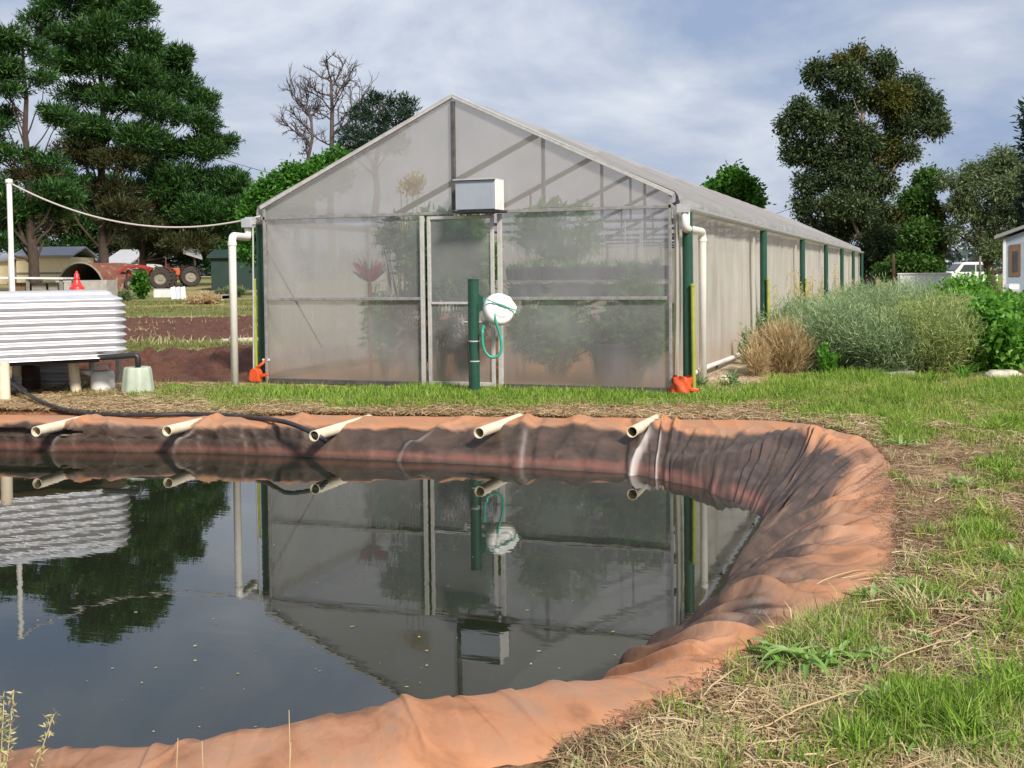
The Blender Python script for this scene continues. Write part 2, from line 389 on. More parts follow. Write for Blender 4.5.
t.links.new(n2.outputs['Fac'], b.inputs['Height']); t.links.new(b.outputs[0], p.inputs['Normal']); t.links.new(p.outputs[0], o.inputs[0])
# liner
m, t, o = nt('liner'); MT['liner'] = m
p = N(t, 'ShaderNodeBsdfPrincipled'); p.inputs['Specular IOR Level'].default_value = .3
at = N(t, 'ShaderNodeVertexColor'); at.layer_name = 'Col'
sp = N(t, 'ShaderNodeSeparateColor'); t.links.new(at.outputs['Color'], sp.inputs[0])
tc = N(t, 'ShaderNodeTexCoord')
n1 = N(t, 'ShaderNodeTexNoise'); n1.inputs['Scale'].default_value = 3.2; n1.inputs['Detail'].default_value = 8; n1.inputs['Roughness'].default_value = .66
t.links.new(tc.outputs['Object'], n1.inputs['Vector'])
fl = N(t, 'ShaderNodeAttribute', attribute_name='Flow')
ns = N(t, 'ShaderNodeTexNoise'); ns.inputs['Scale'].default_value = 1; ns.inputs['Detail'].default_value = 7; ns.inputs['Roughness'].default_value = .62; ns.inputs['Distortion'].default_value = .4
t.links.new(fl.outputs['Vector'], ns.inputs['Vector'])
av = N(t, 'ShaderNodeMath', operation='MULTIPLY_ADD'); av.inputs[1].default_value = 1.7; t.links.new(ns.outputs['Fac'], av.inputs[0])
hf = N(t, 'ShaderNodeMath', operation='MULTIPLY'); hf.inputs[1].default_value = .5; t.links.new(n1.outputs['Fac'], hf.inputs[0]); t.links.new(hf.outputs[0], av.inputs[2])
sb = N(t, 'ShaderNodeMath', operation='SUBTRACT'); sb.inputs[1].default_value = .6; t.links.new(av.outputs[0], sb.inputs[0])
ad = N(t, 'ShaderNodeMath', operation='ADD'); t.links.new(sp.outputs[0], ad.inputs[0]); t.links.new(sb.outputs[0], ad.inputs[1])
mr = N(t, 'ShaderNodeMapRange'); mr.inputs['From Min'].default_value = .66; mr.inputs['From Max'].default_value = 1.3
t.links.new(ad.outputs[0], mr.inputs[0])
n3 = N(t, 'ShaderNodeTexNoise'); n3.inputs['Scale'].default_value = 1.6; n3.inputs['Detail'].default_value = 6
t.links.new(tc.outputs['Object'], n3.inputs['Vector'])
dcol = N(t, 'ShaderNodeValToRGB'); dcol.color_ramp.elements[0].position = .34; dcol.color_ramp.elements[1].position = .68
dcol.color_ramp.elements[0].color = (.455, .205, .1, 1); dcol.color_ramp.elements[1].color = (.36, .2, .125, 1)
t.links.new(sb.outputs[0], dcol.inputs[0])
bcol = N(t, 'ShaderNodeValToRGB'); bcol.color_ramp.elements[0].position = .35; bcol.color_ramp.elements[1].position = .7
bcol.color_ramp.elements[0].color = (.036, .025, .02, 1); bcol.color_ramp.elements[1].color = (.105, .071, .055, 1)
t.links.new(n1.outputs['Fac'], bcol.inputs[0])
mx = N(t, 'ShaderNodeMix', data_type='RGBA'); t.links.new(mr.outputs[0], mx.inputs['Factor']); t.links.new(bcol.outputs[0], mx.inputs['A']); t.links.new(dcol.outputs[0], mx.inputs['B'])
mw = N(t, 'ShaderNodeMix', data_type='RGBA'); mw.inputs['B'].default_value = (.2, .085, .065, 1)
t.links.new(sp.outputs[1], mw.inputs['Factor']); t.links.new(mx.outputs['Result'], mw.inputs['A'])
mv = N(t, 'ShaderNodeMix', data_type='RGBA'); mv.inputs['B'].default_value = (.62, .56, .52, 1)
t.links.new(sp.outputs[2], mv.inputs['Factor']); t.links.new(mw.outputs['Result'], mv.inputs['A'])
t.links.new(mv.outputs['Result'], p.inputs['Base Color'])
rr = N(t, 'ShaderNodeMapRange'); rr.inputs['To Min'].default_value = .5; rr.inputs['To Max'].default_value = .85
t.links.new(mr.outputs[0], rr.inputs[0]); t.links.new(rr.outputs[0], p.inputs['Roughness'])
n2 = N(t, 'ShaderNodeTexNoise', noise_type='RIDGED_MULTIFRACTAL'); n2.inputs['Scale'].default_value = 1.1; n2.inputs['Detail'].default_value = 3; n2.inputs['Distortion'].default_value = .5
t.links.new(fl.outputs['Vector'], n2.inputs['Vector'])
b = N(t, 'ShaderNodeBump'); b.inputs['Strength'].default_value = .5; b.inputs['Distance'].default_value = .022
t.links.new(n2.outputs['Fac'], b.inputs['Height'])
n6 = N(t, 'ShaderNodeTexNoise'); n6.inputs['Scale'].default_value = 4.5; n6.inputs['Detail'].default_value = 6; n6.inputs['Distortion'].default_value = .8
t.links.new(fl.outputs['Vector'], n6.inputs['Vector'])
b6 = N(t, 'ShaderNodeBump'); b6.inputs['Strength'].default_value = .45; b6.inputs['Distance'].default_value = .012
t.links.new(n6.outputs['Fac'], b6.inputs['Height']); t.links.new(b.outputs[0], b6.inputs['Normal'])
t.links.new(b6.outputs[0], p.inputs['Normal']); t.links.new(p.outputs[0], o.inputs[0])
# water
m, t, o = nt('water'); MT['water'] = m
p = N(t, 'ShaderNodeBsdfPrincipled'); p.inputs['Base Color'].default_value = (.013, .016, .009, 1); p.inputs['Roughness'].default_value = .012; p.inputs['IOR'].default_value = 1.62
tc = N(t, 'ShaderNodeTexCoord'); mp = N(t, 'ShaderNodeMapping'); mp.inputs['Rotation'].default_value = (0, 0, -YAW); mp.inputs['Scale'].default_value = (1.6, 5, 1)
t.links.new(tc.outputs['Object'], mp.inputs[0])
n1 = N(t, 'ShaderNodeTexNoise'); n1.inputs['Scale'].default_value = 1.3; n1.inputs['Detail'].default_value = 3; n1.inputs['Roughness'].default_value = .5
t.links.new(mp.outputs[0], n1.inputs['Vector'])
b = N(t, 'ShaderNodeBump'); b.inputs['Strength'].default_value = .05; b.inputs['Distance'].default_value = .01
t.links.new(n1.outputs['Fac'], b.inputs['Height']); t.links.new(b.outputs[0], p.inputs['Normal']); t.links.new(p.outputs[0], o.inputs[0])

# ------------------------------------------------------------------ pond outline (matched stations: water edge, crest, outer edge)
ST = [((-60, 450), (-60, 425), (-60, 415)), ((60, 451), (60, 425), (60, 416)), ((200, 453), (200, 426), (200, 417)),
      ((330, 458), (330, 428), (330, 417)), ((480, 465), (480, 427), (480, 417)), ((620, 474), (620, 428), (620, 418)),
      ((692, 484), (700, 431), (700, 420)), ((735, 502), (768, 434), (785, 423)), ((762, 519), (812, 443), (838, 431)),
      ((754, 545), (830, 462), (868, 443)), ((738, 578), (828, 497), (890, 468)), ((716, 610), (814, 532), (897, 505)),
      ((690, 638), (796, 562), (897, 545)), ((668, 660), (766, 597), (878, 590)), (None, (726, 633), (815, 624)),
      (None, (692, 655), (752, 655)), (None, (640, 677), (705, 700)), (None, (560, 688), (650, 730)), (None, (480, 697), (560, 757)),
      (None, (400, 706), (440, 772)), (None, (300, 722), (300, 785)), (None, (200, 741), (180, 790)), (None, (100, 748), (60, 795)),
      (None, (0, 752), (-60, 800)), (None, (-150, 757), (-200, 805)), (None, (-420, 690), (-520, 710)), (None, (-520, 560), (-610, 560)),
      (None, (-420, 470), (-470, 455)), (None, (-220, 434), (-230, 417))]
ZC = -.12
Cc = np.array([gp(*s[1], ZC) for s in ST]); Oc = np.array([gp(*s[2], -.095) for s in ST])
cen = np.array([Cc[:, 0].mean(), Cc[:, 1].mean()])
Wc = []
for s, c, oo in zip(ST, Cc, Oc):
    if s[0] is not None: Wc.append(gp(*s[0], ZW))
    else:
        d = c[:2] - oo[:2]; d2 = cen - c[:2]
        d = d / np.linalg.norm(d) * .5 + d2 / np.linalg.norm(d2) * .5; d /= np.linalg.norm(d)
        Wc.append(np.array([c[0] + d[0] * .42, c[1] + d[1] * .42, ZW]))
Wc = np.array(Wc)
def crom(P, n):                                  # closed Catmull-Rom, n samples per span
    m = len(P); out = []
    for i in range(m):
        a, b_, c, d = P[(i - 1) % m], P[i], P[(i + 1) % m], P[(i + 2) % m]
        for k in range(n):
            u = k / n
            out.append(.5 * (2 * b_ + (c - a) * u + (2 * a - 5 * b_ + 4 * c - d) * u * u + (3 * b_ - a - 3 * c + d) * u ** 3))
    return np.array(out)
NS = 88
Wd, Cd, Od = crom(Wc, NS), crom(Cc, NS), crom(Oc, NS)
stn = np.arange(len(Wd)) / NS                    # station coordinate
arc = np.concatenate([[0], np.cumsum(np.linalg.norm(np.diff(Cd, axis=0), axis=1))])
_q = vnoise(arc * 2.2, arc * 0 + 3.3) - .5
outw = Od - Cd; outw /= np.linalg.norm(outw, axis=1, keepdims=True)
Od = Od + outw * (_q * .16 + (vnoise(arc * 7, arc * 0 + 8.3) - .5) * .06)[:, None]

def inside(poly, X, Y):
    ins = np.zeros(X.shape, bool); n = len(poly); j = n - 1
    for i in range(n):
        xi, yi, xj, yj = poly[i][0], poly[i][1], poly[j][0], poly[j][1]
        cnd = ((yi > Y) != (yj > Y)) & (X < (xj - xi) * (Y - yi) / (yj - yi + 1e-12) + xi)
        ins ^= cnd; j = i
    return ins
def pdist(poly, X, Y):
    d = np.full(X.shape, 1e9); n = len(poly)
    for i in range(n):
        a = poly[i][:2]; b_ = poly[(i + 1) % n][:2]; ab = b_ - a
        tt = np.clip(((X - a[0]) * ab[0] + (Y - a[1]) * ab[1]) / (ab @ ab + 1e-12), 0, 1)
        d = np.minimum(d, np.hypot(X - a[0] - tt * ab[0], Y - a[1] - tt * ab[1]))
    return d
OP = Od[::22]

# ------------------------------------------------------------------ ground
def axis(lo, hi, st, far):
    a = list(np.arange(lo, hi + 1e-6, st)); s = st; x = hi
    while x < far: s *= 1.22; x += s; a.append(x)
    s = st; x = lo; pre = []
    while x > -far: s *= 1.22; x -= s; pre.append(x)
    return np.array(pre[::-1] + a)
gx = axis(-3.2, 12.6, .065, 900); gy = axis(-13.4, 2.2, .065, 900)
X, Y = np.meshgrid(gx, gy, indexing='ij')
Zg = gh(X, Y)
Zg = Zg + (fbm(X * 1.1, Y * 1.1) - .5) * .05 * sstep(60, 20, np.hypot(X - 8, Y + 13)) + (fbm(X * 6, Y * 6, 3) - .5) * .03 * sstep(18, 10, np.hypot(X - 8, Y + 13))
inn = (X > -7) & (X < 12) & (Y > -15) & (Y < 3)
dist = np.full(X.shape, 9.0); ins = np.zeros(X.shape, bool)
dist[inn] = pdist(OP, X[inn], Y[inn]); ins[inn] = inside(OP, X[inn], Y[inn])
sd = np.where(ins, dist, -dist)
flat = sstep(-.35, -.02, sd)
Zg = Zg * (1 - flat) + (gh(X, Y) - .012) * flat
Zg = np.where(sd > 0, Zg - np.minimum(2.2, .01 + 1.6 * sd), Zg)

GREEN = [(400, 398, 215, 9, 1), (640, 397, 150, 10, 1), (870, 395, 110, 18, 1), (930, 406, 90, 20, .8), (1000, 425, 40, 22, .6), (905, 428, 26, 12, .8),
         (1005, 470, 28, 22, .55), (985, 545, 36, 34, .6), (1020, 590, 20, 40, .6), (925, 598, 34, 14, .6), (870, 620, 30, 12, .6), (800, 640, 30, 12, .5),
         (1005, 690, 32, 34, .8), (930, 725, 60, 26, .6), (850, 746, 55, 20, .6), (730, 766, 110, 9, .45), (1010, 400, 60, 20, .9), (905, 690, 25, 12, .5),
         (205, 393, 40, 7, .8), (765, 385, 60, 8, .7)]
def green(px, py):
    g = 0
    for cx, cy, sx, sy, w in GREEN: g = np.maximum(g, w * np.exp(-.5 * (((px - cx) / sx) ** 2 + ((py - cy) / sy) ** 2) ** 1.5))
    return g
PX, PY, PZ = proj(np.stack([X, Y, gh(X, Y)], -1))
front = PZ > 1
g = np.where(front, green(PX, PY), .5)
nz = fbm(X * 1.7, Y * 1.7); nz2 = fbm(X * .35 + 40, Y * .35)
g = np.clip(g * 1.3 + (nz - .5) * 1.1, 0, 1)
base = np.array([.2, .11, .065]); strawc = np.array([.42, .3, .17]); grn = np.array([.13, .17, .045]); far = np.array([.14, .165, .05])
stf = np.clip((fbm(X * 3 + 9, Y * 3) - .4) * 4, 0, 1)
Cg = base + (strawc - base) * stf[..., None]
Cg = Cg + (grn - Cg) * g[..., None]
fmix = sstep(15, 19, PZ) * np.where(front, 1, 1)
fieldc = far + (np.array([.34, .27, .13]) - far) * np.clip((nz2 - .38) * 4, 0, 1)[..., None]
fmix = np.where((X > 5.7) & (PZ < 24), fmix * .4, fmix)
Cg = Cg + (fieldc - Cg) * fmix[..., None]
ing = ((X > -.05) & (X < 5.65) & (Y > -.05) & (Y < 48))
Cg[ing] = (.42, .22, .12)
sand = np.exp(-.5 * (((PX - 725) / 34) ** 2 + ((PY - 375) / 11) ** 2)) * front
Cg = Cg + (np.array([.5, .42, .3]) - Cg) * np.clip(sand * 1.4, 0, 1)[..., None]
rim_tint = sstep(-.12, .0, sd); Cg = Cg + (np.array([.16, .055, .03]) - Cg) * (rim_tint * .8)[..., None]  # ground turns darker and redder towards the liner edge
nx, ny = X.shape
idx = np.arange(nx * ny).reshape(nx, ny)
fq = np.stack([idx[:-1, :-1], idx[1:, :-1], idx[1:, 1:], idx[:-1, 1:]], -1).reshape(-1, 4)
ob = npmesh('ground', np.stack([X, Y, Zg], -1), [fq], MT['ground'], smooth=True, colattr=Cg.reshape(-1, 3))
tag(ob, 'red brown earth with straw and grass around the pond', 'ground', kind='structure')

# ------------------------------------------------------------------ pond liner
n = len(Wd)
Bd = Wd + (Wd - Cd) * np.array([1, 1, 0]) * .9 + np.array([0, 0, -.75])
_in = Wd - Cd; _in[:, 2] = 0; _in /= np.linalg.norm(_in, axis=1, keepdims=True)
Td = Od + outw * .07 * np.array([1, 1, 0]); Td[:, 2] = Od[:, 2] - .12
keys = [Bd, Wd, Wd * .48 + Cd * .52 + np.array([0, 0, .012]), Cd, Cd * .55 + Od * .45 + np.array([0, 0, .018]), Od, Td]
rows = []; vv = []
for i in range(len(keys) - 1):
    a = keys[max(i - 1, 0)]; b_ = keys[i]; c = keys[i + 1]; d = keys[min(i + 2, len(keys) - 1)]
    K = 9 if i < 5 else 4
    for k in range(K + (1 if i == len(keys) - 2 else 0)):
        u = k / K
        rows.append(.5 * (2 * b_ + (c - a) * u + (2 * a - 5 * b_ + 4 * c - d) * u * u + (3 * b_ - a - 3 * c + d) * u ** 3)); vv.append(i + u)
L = np.stack(rows, 1); vv = np.array(vv)          # (n, m, 3); vv: 1 = water line, 3 = crest, 5 = outer edge
S = stn[:, None]; A = arc[:, None]; V = vv[None, :]
Tg = np.roll(L, -1, 0) - np.roll(L, 1, 0); Ug = np.gradient(L, axis=1)
Nn = np.cross(Ug, Tg); Nn /= (np.linalg.norm(Nn, axis=2, keepdims=True) + 1e-9)
Nn *= np.sign(Nn[..., 2:3] + 1e-6)
def ridge(x, y): return 1 - np.abs(2 * vnoise(x, y) - 1)
near = sstep(13, 15, S) * sstep(27, 25, S)
rightb = sstep(8.4, 9.6, S) * sstep(15.5, 13.5, S)
skew = .16 * (V - 3) * (1 - near)
w1 = ridge((A + skew) * 2.4, V * .25) ** 2.5
w1 = w1 * (1 - near) + near * vnoise((A + .1 * V) * 2.6, V * .35) * .9
w2 = ridge((A + skew * 1.5) * 5.5, V * .3 + 9) ** 2
w2 = w2 * (1 - near) + near * vnoise((A + .2 * V) * 5, V * .5 + 3)
w3 = vnoise((A + skew) * 1.1, V * .35 + 20) - .5
farb = sstep(8.6, 7.4, S)
ampl = .01 + .055 * rightb + .016 * near + .026 * farb * np.clip(vnoise(A * .8, A * 0 + 6.5) * 1.6 - .3, 0, 1)
edge = sstep(.6, 1.4, V) * sstep(5.05, 4.4, V)
w1 = w1 * (1 - farb) + farb * np.maximum(w1 * .6, ridge((A + .05 * V) * 3.6 + .3 * vnoise(A * 2, V), V * .12 + 2) ** 3)
disp = edge * (ampl * (w1 - .3) * (1 - .5 * rightb) + .35 * ampl * (w2 - .3)) + edge * w3 * (.05 + .02 * rightb - .025 * near)
# the big overlapping fold where the far bank meets the right bank
qf = S - 5.97 - .95 * (V - 1)
fold = np.exp(-.5 * (qf / np.where(qf < 0, .45, .15)) ** 2)
disp = disp + edge * .11 * fold * sstep(3.9, 3.0, V) * sstep(5.2, 5.7, S)
qf = S - 6.6 - .8 * (V - 1); disp = disp + edge * .05 * np.exp(-.5 * (qf / np.where(qf < 0, .25, .14)) ** 2) * sstep(3.9, 3.0, V)
FOLDS = ((5.23, .12, .022, .05), (5.44, .02, .012, .04), (5.6, .03, .03, .05), (5.05, .02, .03, -.03), (4.27, .02, .025, .05), (4.36, .02, .02, -.03), (4.62, .02, .05, .03), (3.6, .13, .03, .03), (2.55, .1, .04, .03), (1.91, .09, .025, .045), (1.04, .09, .02, .045), (10.35, .06, .05, .05), (12.5, .06, .08, .05), (13.4, .06, .08, .05), (14.55, .06, .1, .055), (17.0, .1, .14, .015), (18.85, .12, .12, .022), (20.6, .1, .16, .015))
for sc, sl, sw, am in FOLDS:
    disp = disp + edge * am * np.exp(-.5 * ((S - sc - sl * (V - 2)) / sw) ** 2)
fr_ = random.Random(77); fsum = np.zeros_like(disp)
def crease(sc, sl, wl, wr, am, v0, v1):
    q = S - sc - sl * (V - 2.5) - .03 * (vnoise(V * 1.3 + sc * 3, V * 0) - .5)
    return am * np.exp(-.5 * (q / np.where(q < 0, wl, wr)) ** 2) * sstep(v0 - .7, v0 + .1, V) * sstep(v1 + .7, v1 - .1, V)
for i in range(46):                              # right bank: long oblique folds
    sc = 8.0 + 7.4 * (i + fr_.uniform(-.45, .45)) / 46; sh = fr_.random() < .5
    wl, wr = (fr_.uniform(.035, .1), fr_.uniform(.014, .028)); wl, wr = (wl, wr) if sh else (wr, wl)
    fsum = fsum + crease(sc, fr_.uniform(-.06, .16), wl, wr, fr_.uniform(.018, .048), fr_.choice((.8, 1.2, 2.2)), fr_.uniform(2.8, 4.6))
for i in range(44):                              # far bank: short steep pleats
    sc = 7.9 * (i + fr_.uniform(-.45, .45)) / 44; wl, wr = (fr_.uniform(.03, .09), fr_.uniform(.01, .02)); wl, wr = (wl, wr) if fr_.random() < .5 else (wr, wl)
    fsum = fsum + crease(sc, fr_.uniform(-.05, .12), wl, wr, fr_.uniform(.008, .03), .6, fr_.uniform(2.2, 3.6))
for i in range(26):                              # near bank: low creases over the rim
    sc = 15 + 9 * (i + fr_.uniform(-.45, .45)) / 26; wl, wr = (fr_.uniform(.04, .12), fr_.uniform(.012, .025)); wl, wr = (wl, wr) if fr_.random() < .5 else (wr, wl)
    fsum = fsum + crease(sc, fr_.uniform(-.2, .2), wl, wr, fr_.uniform(.004, .013), fr_.uniform(1.5, 3.2), fr_.uniform(3.6, 5))
disp = disp + edge * fsum
L2 = L + Nn * disp[..., None]
keep = V <= 4.6
L2[..., 2] = np.where(V > 3.2, np.maximum(L2[..., 2], np.where(V < 5.1, -.11, -9)), L2[..., 2])
# dust, waterline stain and wash marks (R, G, B of the attribute)
slope_n = Nn[..., 2]
dust = sstep(2.55, 3.3, V - .35 * rightb + .4 * (vnoise(A * 3, V * .6) - .5) + .5 * (w1 - .5) * (rightb + near * .3)) * .95
dust = np.maximum(dust, near * .85)
dust = dust - .34 * rightb * sstep(4.6, 3.0, V + 1.7 * (vnoise((A + skew) * 3.0, V * .25 + 5) - .5) + 1.5 * (vnoise((A + skew) * 8.0, V * .3 + 15) - .5)) - .3 * w1 * rightb
dust = dust + .05 - .17 * farb * sstep(3.0, 2.4, V) + np.clip(fsum, 0, .05) * 2.5 * rightb
dust = dust - .45 * near * np.clip(vnoise(A * 1.7 + 4, V * .25) - .55, 0, 1) * 3 - .12 * near
drt = .08 + .62 * sstep(2.5, 4.5, V + 1.0 * (vnoise((A + skew) * 2.6, V * .3 + 5) - .5) + 1.1 * (vnoise((A + skew) * 7.0, V * .35 + 15) - .5)) - .22 * np.clip(vnoise((A + skew) * 4.0, V * .2 + 31) - .5, 0, 1) * 2
dust = dust * (1 - rightb) + drt * rightb
lz = L2[..., 2]
band = sstep(ZW + .095, ZW + .06, lz + .02 * (vnoise(A * 4, V) - .5)) * sstep(ZW + .004, ZW + .03, lz) * (.65 + .35 * vnoise(A * 9, V * 3))
band = band * sstep(11, 9, S)
rg = np.zeros_like(dust)
for sc, sl, sw in ((5.235, .12, .03), (5.44, .02, .011), (1.91, .09, .012), (1.04, .09, .014), (3.6, .13, .008), (4.3, .02, .009)):
    rg = np.maximum(rg, np.exp(-.5 * ((S - sc - sl * (V - 2)) / sw) ** 2) * sstep(2.9, 2.3, V) * (.5 + .4 * vnoise(A * 20, V * 2)) * (1 if sc > 5 else .35))
colr = np.stack([np.clip(dust, -.3, 1), np.clip(band, 0, 1) * .9, np.clip(rg, 0, 1) * .85], -1)
m_ = L2.shape[1]
idx = np.arange(n * m_).reshape(n, m_); i2 = np.roll(idx, -1, 0)
fq = np.stack([idx[:, :-1], i2[:, :-1], i2[:, 1:], idx[:, 1:]], -1).reshape(-1, 4)
ob = npmesh('pond_liner', L2, [fq], MT['liner'], smooth=True, colattr=colr.reshape(-1, 3), flow=np.stack([(A + skew * 1.2) * 4.2 + 0 * V, V * .55 + 0 * A, 0 * A + 0 * V], -1).reshape(-1, 3))
tag(ob, 'wrinkled dark pond liner dusted with orange soil along its rim', 'pond liner')
# water surface
WP = Wd - _in * .12; WP[:, 2] = ZW
mb = MB(); c0 = WP.mean(0)
mb.add(np.vstack([[c0], WP]), [(0, 1 + i, 1 + (i + 1) % n) for i in range(n)])
tag(mb.build('pond_water', MT['water'], None), 'still murky pond water reflecting the greenhouse', 'water', kind='structure')
# debris floating
P = []
for _ in range(75):
    px, py = random.uniform(20, 640), random.uniform(520, 735)
    if random.random() < .4: px, py = random.gauss(400, 120), random.gauss(655, 35)
    q = gp(px, py, ZW + .003)
    P.append(q)
P = np.array([q for q in P if inside(WP[::16], np.array([q[0]]), np.array([q[1]]))[0]])
k = len(P); th = rng.random(k) * 6.28; ln = .004 + .014 * rng.random(k) ** 3; wd = ln * (.35 + .4 * rng.random(k))
d1 = np.stack([np.cos(th), np.sin(th), 0 * th], 1); d2 = np.stack([-np.sin(th), np.cos(th), 0 * th], 1)
Vt = np.stack([P - d1 * ln[:, None], P + d2 * wd[:, None] + [0, 0, .001], P + d1 * ln[:, None], P - d2 * wd[:, None]], 1)
tag(npmesh('floating_debris', Vt, [np.arange(k * 4).reshape(k, 4)], MT['grass_pale']), 'small pale leaf scraps floating on the pond', 'floating debris', kind='stuff')

# ------------------------------------------------------------------ greenhouse
W_, HT, HP, HM, HK, SP = 5.6, 2.227, 3.698, 1.134, 2.377, 6.982
LEN = .15 + 6 * SP + .3
gr = thing('greenhouse', 'long plastic film greenhouse with a gabled front and a pale side wall', 'greenhouse', (W_ / 2, 0, 0))
xdl, xdl2, xdr, xdr2 = fp(425, 300)[0], fp(433, 300)[0], fp(495, 300)[0], fp(501, 300)[0]
HD = fp(460, 216)[2]; HDM = fp(460, 303)[2]
def panel(x0, x1, z0, z1, y=0, nu=14, nv=14, bow=.012):
    us = np.linspace(0, 1, nu); vs = np.linspace(0, 1, nv)
    U, Vv = np.meshgrid(us, vs, indexing='ij')
    return np.stack([x0 + (x1 - x0) * U, y + bow * (fbm(U * 3 + x0, Vv * 3) - .5) * np.sin(np.pi * U) * np.sin(np.pi * Vv) * 4, z0 + (z1 - z0) * Vv], -1)
for x0, x1 in ((.04, xdl - .02), (xdr2 + .02, W_ - .04)):
    MB().grid(panel(x0, x1, .05, HT - .02)).build('front_film', MT['film_front'], gr, smooth=True)
tri = []
us = np.linspace(0, 1, 41)
g0 = [];
for u in us:
    x = u * W_; zt = HK + (HP - HK) * (1 - abs(2 * u - 1)) - .02
    g0.append([[x, .012 * math.sin(9 * u), HT + .03 + (zt - HT - .03) * q] for q in np.linspace(0, 1, 12)])
MB().grid(g0).build('gable_film', MT['film_gable'], gr, smooth=True)
# front frame
def bars(name, segs, mat, w=.05, h=.05, parent=gr, up=(0, 0, 1)):
    b = MB()
    for a, c in segs: b.bar(a, c, w, h, up)
    return b.build(name, mat, parent, bevel=.004)
yf = -.03
bars('top_rail', [((-.02, yf, HT), (W_ + .02, yf, HT))], MT['steel'], .04, .045)
for x0, x1 in ((.06, xdl - .03), (xdr2 + .03, W_ - .06)):
    bars('mid_rail', [((x0, yf, HM), (x1, yf, HM))], MT['steel'], .035, .04)
    bars('base_rail', [((x0, yf, .03), (x1, yf, .03))], MT['dark_steel'], .05, .06)
for x in (.02, W_ - .02):
    bars('corner_post', [((x, yf, -.1), (x, yf, HK - .02))], MT['steel'], .035, .04)
for x in (xdl - .01, xdr2 + .005):
    bars('door_post', [((x, yf - .004, -.1), (x, yf - .004, HT - .03))], MT['alu'], .055, .05)
bars('king_post', [((W_ / 2, yf, HT + .035), (W_ / 2, yf, HP - .06))], MT['dark_steel'], .05, .05)
for sx in (0, 1):
    e = (-.03 if sx == 0 else W_ + .03)
    bars('gable_rafter', [((e, yf - .01, HK - .01), (W_ / 2, yf - .01, HP + .005))], MT['alu'], .05, .05)
bars('roof_cord', [(fp(267, 250, .03), fp(322, 347, .03))], MT['steel'], .02, .02)
# door
bx = [(xdl + .075, xdr - .0)]
dl, dr = xdl + .075, xdr + .015
b = MB(); yd = -.06
for x in (dl + .02, dr - .02): b.bar((x, yd, .02), (x, yd, HD), .045, .04)
b.bar((dl + .045, yd, HD - .02), (dr - .045, yd, HD - .02), .04, .04); b.bar((dl + .045, yd, .05), (dr - .045, yd, .05), .04, .05)
door = b.build('door', MT['alu'], gr, bevel=.004)
MB().grid(panel(dl + .03, dr - .03, .06, HD - .03, -.055, bow=.006)).build('door_film', MT['film_front'], door, smooth=True)
bars('door_rail', [((dl + .045, yd, HDM), (dr - .045, yd, HDM))], MT['alu'], .035, .03, parent=door)
